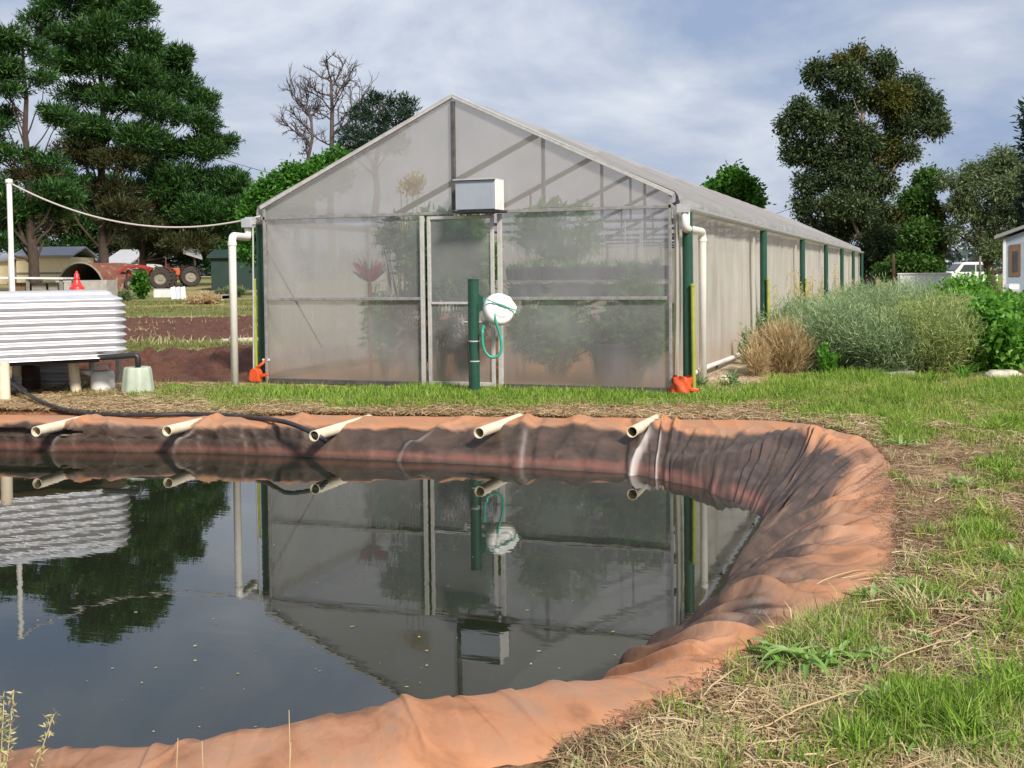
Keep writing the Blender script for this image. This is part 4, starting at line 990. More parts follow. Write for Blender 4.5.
def tractor(label, px, D, mat, k=1.0, loader=True, canopy=False, ang=0.0):
    c = oriented(px, D); r_ = thing('tractor', label, 'tractor', c)
    fx = -(_rh * math.cos(ang) + _fh * math.sin(ang)); sy = np.array([fx[1], -fx[0], 0])   # fx: driving direction (left)
    if sy @ _fh < 0: sy = -sy
    Rr = np.stack([fx, sy, [0, 0, 1]], 1)
    T = lambda a, b_, z: c + fx * a * k + sy * b_ * k + np.array([0, 0, z * k])
    for s in (-1, 1): wheel(T(0, s * .68, .66), sy, .66 * k, .36 * k, r_)
    for s in (-1, 1): wheel(T(1.75, s * .6, .4), sy, .4 * k, .24 * k, r_)
    mb = MB().box(T(1.35, 0, .98), (1.5 * k, .52 * k, .5 * k), Rr, .92); mb.box(T(1.0, 0, .62), (2.2 * k, .3 * k, .3 * k), Rr); mb.build('body', MT[mat], r_, bevel=.03)
    MB().box(T(2.12, 0, .95), (.06 * k, .44 * k, .42 * k), Rr).build('grille', MT['black'], r_)
    for s in (-1, 1):
        P = [T(.62 * math.cos(q) * 1.16, s * .68 - .2, .66 + .62 * math.sin(q) * 1.2) for q in np.linspace(.25, 2.6, 12)]
        MB().grid([[p, p + sy * .4 * k, ] for p in P]).build('fender', MT[mat], r_)
    mb = MB().box(T(-.05, 0, 1.08), (.46 * k, .46 * k, .12 * k), Rr); mb.box(T(-.28, 0, 1.32), (.1 * k, .44 * k, .42 * k), Rr); mb.build('seat', MT['black'], r_, bevel=.02)
    MB().tube([T(.55, 0, 1.1), T(.38, 0, 1.36)], .02 * k, 8).build('steering_column', MT['black'], r_)
    MB().lathe([(.17 * k, 0), (.19 * k, .015), (.17 * k, .03)], T(.38, 0, 1.36), 18, axis=(T(.38, 0, 1.36) - T(.55, 0, 1.1))).build('steering_wheel', MT['black'], r_)
    MB().tube([T(1.5, .2, 1.2), T(1.5, .2, 1.95)], .035 * k, 8).build('exhaust', MT['rust'], r_)
    if loader:
        for s in (-1, 1):
            mb = MB()
            P = [T(.75, s * .45, 1.25), T(1.4, s * .45, 1.42), T(2.1, s * .45, 1.36), T(2.55, s * .45, 1.0), T(2.95, s * .45, .45)]
            for a, b_ in zip(P[:-1], P[1:]): mb.bar(a, b_, .09 * k, .16 * k)
            mb.bar(T(.8, s * .42, .6), T(.8, s * .42, 1.3), .1 * k, .2 * k); mb.build('loader_arm', MT[mat], r_, bevel=.01)
            MB().bar(T(1.0, s * .46, .75), T(2.0, s * .46, 1.3), .06 * k, .06 * k).build('ram', MT['steel'], r_)
        P = [T(2.9, -.75, .75), T(2.95, -.75, .25), T(3.35, -.75, .1), T(3.5, -.75, .16), T(3.1, -.75, .3), T(3.0, -.75, .75)]
        MB().prism(P, (0, 0, 0), sy * 1.5 * k).build('bucket', MT['dark_steel'], r_)
    if canopy:
        for s in (-1, 1): MB().bar(T(-.3, s * .5, .9), T(-.3, s * .5, 2.0), .07, .07).build('roll_bar', MT['dark_steel'], r_)
        mb = MB(); th = .28
        mb.prism([T(-.75, -.75, 1.75), T(.45, -.75, 2.15), T(.45, -.75, 2.23), T(-.75, -.75, 1.83)], (0, 0, 0), sy * 1.5 * k + np.array([0, 0, .5])); mb.build('canopy', MT['grey_roof'], r_)
    return r_
tractor('red tractor with raised front loader arms parked under the pines', 163.5, 66, 'red_paint', .95, True, False, .08)
tractor('orange tractor with a tilted grey canopy behind the red tractor', 190, 72, 'orange_paint', .95, False, True, .35)
# white crate, leaning sheets, trailer, bench, trough
q = gg(164, 297); k = proj(q)[2] / F
r_ = thing('white_crate', 'long white box lying on grass before the red tractor', 'box', q)
mb = MB().box(q + [0, 0, 4 * k], (18 * k, 10 * k, 8 * k), RM); mb.build('body', MT['white_wall'], r_, bevel=.02)
MB().box(q + [0, 0, 8.4 * k], (18.8 * k, 10.6 * k, .7 * k), RM).build('lid', MT['white_wall'], r_, bevel=.01)
q = gg(181, 299); k = proj(q)[2] / F
r_ = thing('leaning_sheet', 'pale ribbed sheets leaning together beside the long white box', 'sheet', q)
for j in range(3):
    a = q + _rh * (-7 + j * 5) * k
    MB().bar(a, a + [0, 0, 12 * k] - _rh * 3 * k + _fh * .3, 4.4 * k, .05, up=_fh).build('panel', MT['white_wall' if j != 1 else 'corr'], r_)
q = gg(214, 293); k = proj(q)[2] / F
r_ = thing('flat_trailer', 'low flat trailer with dark wheels near the dark green shed', 'trailer', q)
MB().box(q + [0, 0, 3.4 * k], (34 * k, 1.4, 1.3 * k), RM).build('deck', MT['greywood'], r_, bevel=.01)
for s in (-1, 1): wheel(q + _rh * 7 * k + _fh * .6 * s + [0, 0, 3.4 * k], _fh, 3.8 * k, .16, r_)
MB().bar(q - _rh * 17 * k + [0, 0, 3 * k], q - _rh * 27 * k + [0, 0, 1.5 * k], .08, .08).build('drawbar', MT['dark_steel'], r_)
p0 = dp(-40, 277.5, 34); p1_ = dp(64, 278.5, 34)
gz = float(gh(p1_[0], p1_[1]))
r_ = thing('slatted_bench', 'long white slatted bench behind the corrugated tank', 'bench', (p1_[0], p1_[1], gz))
dd = (p1_ - p0) / np.linalg.norm(p1_ - p0); bb = np.array([-dd[1], dd[0], 0])
mb = MB()
for j in range(5): mb.bar(p0 + bb * j * .24, p1_ + bb * j * .24, .17, .05)
mb.build('top', MT['white_wall'], r_)
for u in (0.05, .35, .65, .97):
    for j in (0, 1):
        q = p0 * (1 - u) + p1_ * u + bb * j * .95; MB().bar((q[0], q[1], gz - .3), q - [0, 0, .03], .07, .07).build('leg', MT['greywood'], r_)
for j, (px, wpx, hpx_, mt_) in enumerate(((22, 20, 13, 'wood'), (42, 14, 12, 'greywood'), (56, 9, 10, 'greywood'))):
    p = dp(px, 284, 34.4); k = 34.4 / F; z0 = float(gh(p[0], p[1]))
    r_ = thing('storage_crate', ['brown crate under the white slatted bench, farthest left', 'grey crate under the middle of the white slatted bench', 'small grey crate under the right end of the white bench'][j], 'crate', (p[0], p[1], z0))
    MB().box((p[0], p[1], z0 + .5), (wpx * k, .5, 1.0), RM).build('body', MT[mt_], r_, bevel=.01)
    MB().box((p[0], p[1], z0 + 1.02), (wpx * k * 1.06, .54, .05), RM).build('lid', MT[mt_], r_)
a0 = dp(62, 284, 40); a1 = dp(112, 285, 40); z0 = float(gh(a1[0], a1[1]))
r_ = thing('concrete_trough', 'long grey concrete trough on the ground behind the red funnel', 'trough', (a1[0], a1[1], z0))
mb = MB(); c = (a0 + a1) / 2; ww = np.linalg.norm(a1 - a0); zt_ = a0[2] + .12 - z0
for s in (-1, 1):
    mb.box((c[0] + _fh[0] * s * .5, c[1] + _fh[1] * s * .5, z0 + zt_ / 2), (ww, .1, zt_), RM)
    e_ = c + _rh * s * (ww / 2 - .05); mb.box((e_[0], e_[1], z0 + zt_ / 2), (.1, .9, zt_), RM)
mb.box((c[0], c[1], z0 + .1), (ww - .2, .9, .1), RM); mb.build('body', MT['concrete'], r_)

# ------------------------------------------------------------------ far right: fence panel, posts, vehicle, shed
a0 = gg(898, 293); k = proj(a0)[2] / F; D0 = proj(a0)[2]
r_ = thing('white_fence', 'low white panel fence behind the bushes beside a brown post', 'fence', a0)
a1 = oriented(950, D0); ww = np.linalg.norm((a1 - a0)[:2])
MB().box((a0 + a1) / 2 + [0, 0, 10 * k], (ww, .06, 17 * k), RM).build('panel', MT['car_white'], r_)
MB().box((a0 + a1) / 2 + [0, 0, 19.2 * k] - _fh * .03, (ww + .1, .14, 1.3 * k), RM).build('top_rail', MT['white_wall'], r_)
for u in (.04, .36, .68, .97): MB().box(a0 * (1 - u) + a1 * u - _fh * .07 + [0, 0, 9 * k], (.09, .07, 18 * k), RM).build('post', MT['white_wall'], r_)
b0 = gg(893.5, 292); k = proj(b0)[2] / F
mb = MB().tube([b0 - [0, 0, .2], b0 + [.02, 0, 18 * k], b0 + [-.02, 0, 37 * k]], [.1, .095, .085], 10)
tag(mb.build('fence_post', MT['wood'], None), 'rough brown timber post at the left end of the white fence', 'post')
b0 = dp(980, 256, 62); 
mb = MB().tube([(b0[0], b0[1], -.2), (b0[0], b0[1], .7), b0], [.075, .07, .065], 10)
tag(mb.build('fence_post', MT['greywood'], None), 'grey weathered post standing in front of the white vehicle', 'post')
# white utility vehicle, seen side on
c = oriented(968, 84); k = 84 / F
r_ = thing('parked_vehicle', 'white vehicle with dark windows parked under the right trees', 'vehicle', c)
fx = -_rh; sy = _fh; T = lambda a, b_, z: c + fx * a + sy * b_ + np.array([0, 0, z])
out = [(-1.85, .35), (-1.85, .95), (-1.75, 1.02), (-1.45, 1.06), (-1.2, 1.55), (-1.0, 1.74), (.55, 1.76), (.75, 1.7), (1.25, 1.12), (1.95, .98), (2.1, .85), (2.12, .4), (1.9, .3), (-1.7, .3)]
MB().prism([T(a, -.82, z + .05) for a, z in out], (0, 0, 0), sy * 1.64).build('body', MT['car_white'], r_, bevel=.04)
for a0_, a1_, a2_, a3_ in ((-1.05, -.28, -.3, -.95), (-.2, .62, .95, -.2)):
    P = [T(a0_, -.826, 1.12), T(a1_ if a0_ < -1 else .95, -.826, 1.12), T(a1_ if a0_ < -1 else .62, -.826, 1.62), T(a0_ + (.2 if a0_ < -1 else 0), -.826, 1.62)]
    MB().prism(P, (0, 0, 0), -sy * .012).build('window', MT['glass'], r_)
MB().prism([T(.82, -.7, 1.66), T(1.24, -.7, 1.2), T(1.27, -.7, 1.23), T(.85, -.7, 1.69)], (0, 0, 0), sy * 1.4).build('windscreen', MT['glass'], r_)
for a in (-1.2, 1.3):
    for s in (-1, 1): wheel(T(a, s * .74, .33), sy, .33, .2, r_)
# blue grey shed at the right edge
D0 = 56; a0 = oriented(1004, D0); k = D0 / F
r_ = thing('blue_shed', 'blue grey weatherboard shed with a skillion roof at the right edge', 'shed', a0)
e = _rh * .85 + _fh * -.52; e /= np.linalg.norm(e); f2 = np.array([-e[1], e[0], 0])
if f2 @ _fh < 0: f2 = -f2
Ls, Ds = 6.0, 4.0; zl = dp(1004, 239, D0)[2]; zr = zl + 1.5
c0 = a0.copy(); c0[2] = 0
MB().prism([c0, c0 + e * Ls, c0 + e * Ls + [0, 0, zr + .8], c0 + [0, 0, zl]], (0, 0, 0), f2 * Ds).build('wall', MT['blue_wall'], r_)
mb = MB()
MB().prism([c0 - e * .4 - f2 * .35 + [0, 0, zl - .0], c0 + e * (Ls + .3) - f2 * .35 + [0, 0, zr + .95], c0 + e * (Ls + .3) - f2 * .35 + [0, 0, zr + 1.1], c0 - e * .4 - f2 * .35 + [0, 0, zl + .16]], (0, 0, 0), f2 * (Ds + .7)).build('roof', MT['grey_roof'], r_)
wn = MB().prism([c0 + e * .25 + [0, 0, 1.0], c0 + e * .75 + [0, 0, 1.0], c0 + e * .75 + [0, 0, zl - .25], c0 + e * .25 + [0, 0, zl - .3]], (0, 0, 0), -f2 * .04).build('window', MT['wood'], r_)
MB().prism([c0 + e * .4 - f2 * .045 + [0, 0, 1.2], c0 + e * .62 - f2 * .045 + [0, 0, 1.2], c0 + e * .62 - f2 * .045 + [0, 0, zl - .6], c0 + e * .4 - f2 * .045 + [0, 0, zl - .6]], (0, 0, 0), -f2 * .01).build('pane', MT['glass'], wn)
MB().prism([c0 + e * 1.05 + [0, 0, .05], c0 + e * 2.4 + [0, 0, .05], c0 + e * 2.4 + [0, 0, 2.0], c0 + e * 1.05 + [0, 0, 2.0]], (0, 0, 0), -f2 * .05).build('door', MT['navy'], r_)
MB().bar(c0 + e * .02 - f2 * .03 + [0, 0, 0], c0 + e * .02 - f2 * .03 + [0, 0, zl - .03], .14, .06).build('corner_trim', MT['white_wall'], r_)
q = oriented(1012, 50); q = np.array([q[0], q[1], 0])
r_ = thing('grey_drum', 'pale grey drum lying beside the blue grey shed', 'drum', q)
MB().lathe([(0, -.3), (.24, -.3), (.27, -.27), (.27, -.1), (.28, -.09), (.28, -.07), (.27, -.06), (.27, .27), (.24, .3), (0, .3)], q + [0, 0, .45], 24, axis=_rh + _fh * -.6).build('body', MT['galv'], r_, smooth=True)
MB().box(q + [0, 0, .09], (.5, .5, .2), RM).build('stand', MT['wood'], r_)
# stones and boards at the edge of the bed
for (px, py, wpx, hpx_, lab) in ((1003, 377, 36, 9, 'pale limestone block edging the bed under the leafy green shrubs'), (948, 383, 14, 4, 'small pale stone in grass under the fennel'), (726, 379, 16, 6, 'pale broken stone on the sandy patch by the right drain pipe'), (741, 384, 9, 4, 'tiny pale stone on sandy soil by the greenhouse wall')):
    q = gg(px, py); k = proj(q)[2] / F; P = []
    for i in range(20):
        a = 2 * math.pi * i / 20; row = []
        for j in range(9):
            t_ = j / 8 * math.pi * .5; sx = abs(math.cos(a)) ** .45 * np.sign(math.cos(a)); sy_ = abs(math.sin(a)) ** .45 * np.sign(math.sin(a))
            rr_ = math.cos(t_) ** .35 * (1 + .12 * (random.random() - .5))
            row.append(q + _rh * sx * rr_ * wpx / 2 * k + _fh * sy_ * rr_ * wpx * .33 * k + np.array([0, 0, -.03 + hpx_ * k * math.sin(t_) * (1 + .15 * (random.random() - .5))]))
        P.append(row)
    tag(MB().grid(P, closed=True).build('edging_stone', MT['limestone'], None, smooth=True), lab, 'stone')
a0 = gg(884, 379); a1 = gg(911, 377)
tag(MB().bar(a0 + [0, 0, .05], a1 + [0, 0, .06], .14, .05).build('wooden_plank', MT['greywood'], None, bevel=.006), 'grey weathered plank lying in grass under the fennel bushes', 'plank')
# overhead wires
for (pa, pb, lab) in ((((225, 158), 120), ((290, 176), 90), 'thin overhead wire crossing between pines and dead trees'), (((770, 214), 130), ((812, 198), 120), 'thin overhead wire entering the tall gum tree')):
    A_ = dp(*pa[0], pa[1]); B_ = dp(*pb[0], pb[1]); pts = []
    for u in np.linspace(-.6, 1.5, 24): pts.append(A_ * (1 - u) + B_ * u - np.array([0, 0, .25 * (1 - (2 * (u + .6) / 2.1 - 1) ** 2)]))
    tag(MB().tube(pts, .028, 6).build('overhead_wire', MT['black'], None), lab, 'wire')

# ------------------------------------------------------------------ vegetation helpers
def unit(a): return a / (np.linalg.norm(a, axis=-1, keepdims=True) + 1e-9)
def rdir(n_): return unit(rng.normal(size=(n_, 3)))
def leafquads(Cn, Dr, ln, wd):
    """diamond leaves: centre line Cn -> Cn + Dr*ln"""
    s = unit(np.cross(Dr, rdir(len(Cn))))
    ln = np.asarray(ln)[:, None]; wd = np.asarray(wd)[:, None]
    a = Cn; b_ = Cn + Dr * ln * .5 + s * wd; c = Cn + Dr * ln; d = Cn + Dr * ln * .5 - s * wd
    return np.stack([a, b_, c, d], 1)
def leafobj(name, Q, m, parent=None, label=None):
    k = len(Q); return npmesh(name, Q, [np.arange(k * 4).reshape(k, 4)], m, parent)
def tufts(C_, Rad, nt_, k, spread, ln, wd, up=.2, droop=0, shell=.45, out=.8, flatk=1.0):
    """nt_ tufts in one ellipsoid clump, k leaves per tuft"""
    d = rdir(nt_); rad = rng.random(nt_) ** shell
    T = C_ + d * Rad * rad[:, None]
    T = np.repeat(T, k, 0); dd = np.repeat(d, k, 0)
    P = T + rng.normal(size=T.shape) * spread * np.array([1, 1, flatk])
    Dr = unit(dd * out + rdir(len(P)) * .9 + np.array([0, 0, up - droop]))
    n_ = len(P); return leafquads(P, Dr, ln * (.6 + .8 * rng.random(n_)), wd * (.6 + .8 * rng.random(n_)))
def tree(name, label, cat, base, D, clumps, mats, top, tr, dens, k, spread, ln, wd, up=.2, droop=0, bark='bark', group=None, shell=.45, flatk=1.0, zclamp=None, thick=.8, limb=.12, lean=0):
    kk = D / F
    b0 = dp(base[0], base[1], D); b0[2] = float(gh(b0[0], b0[1])); t0 = dp(top[0], top[1], D)
    r_ = thing(name, label, cat, b0, group)
    us = np.linspace(0, 1, 9); mid = np.array([lean, 0, 0])
    tp = np.array([b0 * (1 - u) + t0 * u + (_rh * lean * math.sin(math.pi * u)) + rng.normal(size=3) * tr * .25 * (0 < u < 1) for u in us])
    tp[0, 2] -= .3
    mb = MB().tube(tp, tr * (1.15 - us * .95), 12, cap=False)
    Q = [[] for _ in mats]
    for (px, py, rx, ry, *mi) in clumps:
        c = dp(px, py, D) + _fh * rng.uniform(-1, 1) * rx * kk * thick
        u0 = np.clip((c[2] - b0[2]) / max(1e-3, t0[2] - b0[2]) - .15 - .1 * rng.random(), .12, .95)
        s = np.array([np.interp(u0, us, tp[:, q]) for q in range(3)])
        midp = (s + c) / 2 + np.array([0, 0, -.1 * np.linalg.norm(c - s) + .05])
        rr_ = max(.03, tr * limb * 3 * (1.1 - u0))
        mb.tube([s, (s + midp) / 2 + rng.normal(size=3) * .08, midp, (midp + c) / 2 + rng.normal(size=3) * .1, c], [rr_, rr_ * .85, rr_ * .7, rr_ * .5, rr_ * .25], 6, cap=False)
        Rad = np.array([rx, rx, ry]) * kk
        for _ in range(5):
            e_ = c + rdir(1)[0] * Rad * .8; mb.tube([c - (c - midp) * .3, (c + e_) / 2 + rng.normal(size=3) * .05, e_], [rr_ * .35, rr_ * .25, .015], 5, cap=False)
        nt_ = max(6, int(rx * ry * dens))
        sel = mi[0] if mi else 0
        Q[sel].append(tufts(c, Rad, nt_, k, spread, ln, wd, up, droop, shell, flatk=flatk))
    mb.build('trunk', MT[bark], r_, smooth=True)
    for q, mt_ in zip(Q, mats):
        if q: leafobj('crown', np.concatenate(q), MT[mt_], r_)
    return r_
def filled(cl, sh=12):
    out = list(cl)
    for c in cl:
        if rng.random() < .55: out.append((c[0] + rng.uniform(-1, 1) * sh, c[1] + rng.uniform(.3, 1.2) * sh, c[2] * .85, c[3] * 1.15, *c[4:]))
    return out
# pines
PG = 'tall pines behind the yard on the left'
mainc = [(55, 10, 24, 11), (85, -15, 30, 16), (118, -8, 30, 16), (142, 14, 18, 14), (75, 36, 30, 13), (112, 35, 34, 17), (148, 44, 18, 13), (38, 22, 14, 8), (62, 64, 24, 11), (100, 65, 34, 15), (142, 74, 26, 16),
         (74, 92, 26, 10), (115, 100, 30, 13), (152, 105, 22, 12), (62, 116, 20, 8), (100, 130, 28, 10), (142, 135, 28, 11), (84, 152, 26, 9, 1), (122, 160, 28, 11, 1), (70, 180, 28, 8), (112, 190, 28, 9, 1), (90, 205, 20, 7), (130, 208, 24, 8, 1)]
tree('pine_tree', 'tallest dark pine in the middle of the left group, cut by the frame top', 'tree', (105, 285), 70, filled(mainc), ['pine', 'pine_brown'], (98, -20), .27, .62, 17, .15, .34, .032, up=.6, shell=.5, flatk=.75, group=PG)
rightc = [(168, 60, 20, 9), (180, 53, 11, 7), (172, 84, 28, 12), (198, 97, 17, 9), (182, 118, 32, 12), (208, 126, 15, 9), (165, 150, 28, 12), (204, 150, 30, 12), (228, 142, 10, 7), (178, 176, 32, 12), (216, 178, 26, 12), (240, 186, 12, 10),
          (162, 205, 26, 10, 1), (202, 208, 36, 12), (234, 212, 18, 12), (190, 233, 34, 9, 1), (224, 240, 22, 9), (152, 230, 28, 9, 1), (246, 205, 8, 8), (180, 246, 26, 6), (215, 254, 20, 5)]
tree('pine_tree', 'spreading dark pine behind the tractors, its crown stepping down to the right', 'tree', (139, 285), 74, filled(rightc), ['pine', 'pine_brown'], (165, 60), .25, .62, 17, .15, .34, .032, up=.6, shell=.5, flatk=.75, group=PG)
leftc = [(8, 40, 26, 10), (36, 50, 13, 9), (4, 66, 22, 10), (46, 80, 16, 7), (14, 92, 18, 6), (-4, 115, 16, 8), (56, 112, 18, 7), (8, 155, 28, 8), (44, 162, 24, 7), (26, 175, 32, 8, 1), (-4, 188, 24, 9), (60, 190, 22, 7), (12, 202, 24, 8), (8, 226, 20, 10), (52, 205, 18, 6), (-15, 60, 20, 14), (-20, 140, 20, 14), (2, 243, 16, 8)]
tree('pine_tree', 'thin pine with a bare trunk at the left edge, sky showing through', 'tree', (34, 275), 60, filled(leftc, 8), ['pine', 'pine_brown'], (22, 35), .26, .55, 16, .14, .32, .03, up=.6, shell=.5, flatk=.75, group=PG)
backc = [(20, 215, 26, 12), (60, 225, 30, 12, 1), (100, 228, 34, 12), (140, 215, 30, 14), (175, 222, 30, 12), (210, 225, 30, 12), (240, 222, 20, 12), (60, 195, 24, 12), (120, 195, 26, 14), (170, 190, 24, 14), (80, 244, 36, 8), (130, 246, 36, 8, 1), (180, 246, 34, 8), (225, 246, 30, 8), (30, 245, 24, 8), (150, 165, 16, 10)]
tree('pine_tree', 'dark bushy pine further back filling the gaps between the front trunks', 'tree', (122, 280), 100, [(a, b_ - 2, c * 1.1, d * 1.15, *e_) for a, b_, c, d, *e_ in backc], ['pine', 'pine_brown'], (130, 165), .3, .7, 12, .25, .5, .06, up=.3, shell=.5, flatk=.8, group=PG)
# dark conifer and dead trees
conc = [(376, 99, 22, 8), (402, 104, 17, 9), (358, 113, 13, 7), (385, 120, 30, 11), (350, 134, 12, 7), (370, 140, 24, 11), (408, 117, 12, 7), (356, 150, 14, 6), (390, 140, 20, 12), (345, 145, 9, 5)]
tree('conifer_tree', 'dark flat topped conifer rising behind the left greenhouse roof', 'tree', (373, 280), 86, conc, ['conifer'], (380, 100), .35, .36, 15, .17, .38, .04, up=.5, shell=.5, flatk=.5)
def deadtree(label, px, pyb, pyt, D, limbs, tr):
    kk = D / F; b0 = dp(px, pyb, D); t0 = dp(px, pyt, D); b0[2] = float(gh(b0[0], b0[1]))
    r_ = thing('dead_tree', label, 'tree', b0, 'bare dead trees behind the greenhouse')
    us = np.linspace(0, 1, 8); tp = np.array([b0 * (1 - u) + t0 * u + rng.normal(size=3) * .1 for u in us]); tp[0] = b0 - [0, 0, .3]; tp[-1] = t0
    mt_ = MB().tube(tp, tr * (1.1 - us * .75), 10); mt_.build('trunk', MT['bark_dead'], r_, smooth=True)
    mb = MB()
    def grow(p, d, L_, rad, lev):
        n_ = 5; pts = [p]; q = p.copy(); dd = d.copy()
        for i in range(n_):
            dd = unit(dd + rng.normal(size=3) * .22 + np.array([0, 0, .1])); q = q + dd * L_ / n_; pts.append(q.copy())
        mb.tube(pts, np.linspace(rad, rad * .45, n_ + 1), 5, cap=False)
        if lev > 0:
            for i in range(1, n_ + 1):
                for _ in range(2 if lev > 1 else 2):
                    if rng.random() < .85: grow(pts[i], unit(dd + rng.normal(size=3) * .7), L_ * rng.uniform(.32, .62), rad * .55, lev - 1)
    for (sy_, ex, ey) in limbs:
        s = dp(px, sy_, D); e_ = dp(ex, ey, D) + _fh * rng.uniform(-1.5, 1.5); v = e_ - s
        grow(s, unit(v), np.linalg.norm(v), .075, 2)
    mb.build('branches', MT['bark_dead'], r_)
deadtree('bare dead tree with a tall many branched top, right of two', 331, 280, 80, 90, [(150, 360, 140), (140, 352, 110), (128, 366, 94), (120, 305, 105), (112, 352, 92), (100, 355, 75), (95, 310, 82), (88, 345, 68), (82, 320, 66), (80, 334, 62), (145, 305, 135), (110, 310, 95), (135, 368, 100)], .32)
deadtree('shorter bare dead tree leaning limbs to the left, left of two', 311, 280, 115, 90, [(118, 284, 88), (122, 300, 100), (145, 288, 122), (150, 290, 130), (116, 320, 105), (160, 298, 152), (130, 292, 116), (118, 286, 95)], .27)
# broadleaf trees
tree('broadleaf_tree', 'bright green leafy tree behind the left greenhouse eave', 'tree', (290, 285), 52, [(262, 198, 13, 10), (276, 188, 14, 10), (300, 178, 16, 11), (324, 165, 15, 8), (286, 205, 22, 15), (252, 214, 11, 11), (262, 232, 18, 12), (340, 160, 12, 6), (312, 185, 20, 12), (258, 250, 16, 12), (335, 178, 18, 10)], ['bright'], (300, 190), .22, .7, 14, .17, .22, .065, up=.1)
tree('broadleaf_tree', 'small bright green tree showing above the right greenhouse roof', 'tree', (738, 280), 84, [(733, 177, 12, 8), (722, 188, 11, 9), (746, 190, 14, 10), (757, 201, 10, 7), (735, 204, 20, 10), (712, 186, 5, 4)], ['bright'], (737, 190), .25, .8, 14, .22, .34, .1, up=.1)
ec = [(820, 72, 14, 12), (858, 60, 11, 10), (845, 78, 15, 13), (884, 66, 13, 13), (912, 90, 16, 14), (930, 105, 13, 13), (940, 122, 8, 11), (800, 110, 12, 12), (788, 126, 9, 10), (815, 125, 16, 14), (845, 115, 12, 16), (890, 100, 20, 18, 1), (906, 122, 18, 14),
      (858, 142, 22, 17), (798, 150, 15, 12), (825, 155, 20, 14), (890, 150, 16, 16, 1), (848, 177, 26, 16), (880, 182, 20, 14), (908, 152, 8, 8), (813, 182, 16, 10), (840, 207, 28, 14), (806, 204, 11, 8), (870, 217, 28, 17), (836, 232, 20, 14), (880, 246, 26, 17), (858, 262, 28, 12), (905, 215, 15, 12, 1), (808, 218, 9, 6), (866, 95, 10, 14), (830, 98, 10, 8), (932, 128, 10, 8), (840, 62, 8, 6, 1), (858, 50, 6, 5, 1)]
tree('gum_tree', 'tall dark gum tree with a broad uneven crown right of the greenhouse', 'tree', (868, 288), 78, ec, ['euc', 'euc_y'], (862, 85), .4, .8, 20, .22, .27, .05, up=-.05, droop=.25, shell=.42, bark='bark_pale', limb=.16)
tree('leafy_tree', 'lower yellow green tree between the tall gum and the white fence', 'tree', (920, 288), 72, [(930, 180, 13, 10), (918, 200, 16, 12), (934, 216, 12, 14, 1), (915, 235, 18, 14), (936, 245, 10, 12, 1), (905, 262, 20, 8), (925, 262, 14, 10), (890, 270, 16, 6)], ['broad', 'euc_y'], (925, 195), .25, .8, 16, .2, .26, .07, up=0, droop=.2)
rc_ = [(985, 172, 17, 12), (1005, 160, 14, 12), (966, 190, 11, 13), (1000, 192, 22, 15), (1022, 182, 14, 13), (985, 214, 17, 9), (1016, 212, 16, 12), (1000, 234, 14, 11), (955, 205, 8, 7), (1016, 240, 13, 12), (1030, 225, 12, 20), (975, 235, 8, 8), (950, 180, 8, 8), (972, 178, 12, 9), (1015, 170, 14, 12), (965, 208, 16, 10), (990, 250, 16, 9), (1020, 255, 12, 9), (955, 230, 8, 10), (1030, 200, 14, 16)]
tree('wattle_tree', 'pale olive tree with dark forked limbs at the right edge', 'tree', (992, 285), 70, rc_, ['olive'], (960, 205), .3, .65, 15, .2, .27, .04, up=0, droop=.4, limb=.2, lean=.5)
tree('conifer_tree', 'dark conifer partly cut by the right edge of the frame', 'tree', (1050, 285), 60, [(1034, 128, 8, 10), (1034, 142, 8, 9), (1040, 115, 14, 14), (1045, 150, 18, 20), (1052, 180, 22, 20), (1050, 210, 24, 18), (1050, 240, 24, 16)], ['conifer'], (1046, 105), .3, .4, 10, .22, .4, .06, up=.4, flatk=.6)
# distant tree belt
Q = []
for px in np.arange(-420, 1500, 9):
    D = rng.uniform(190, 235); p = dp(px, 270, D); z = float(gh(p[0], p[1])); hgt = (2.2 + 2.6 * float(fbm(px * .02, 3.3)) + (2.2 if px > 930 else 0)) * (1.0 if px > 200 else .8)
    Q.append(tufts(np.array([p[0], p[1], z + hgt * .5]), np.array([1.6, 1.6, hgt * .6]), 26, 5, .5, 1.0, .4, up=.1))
tag(leafobj('distant_woods', np.concatenate(Q), MT['farblue'], None), 'distant belt of blue green trees along the horizon', 'trees', kind='stuff')

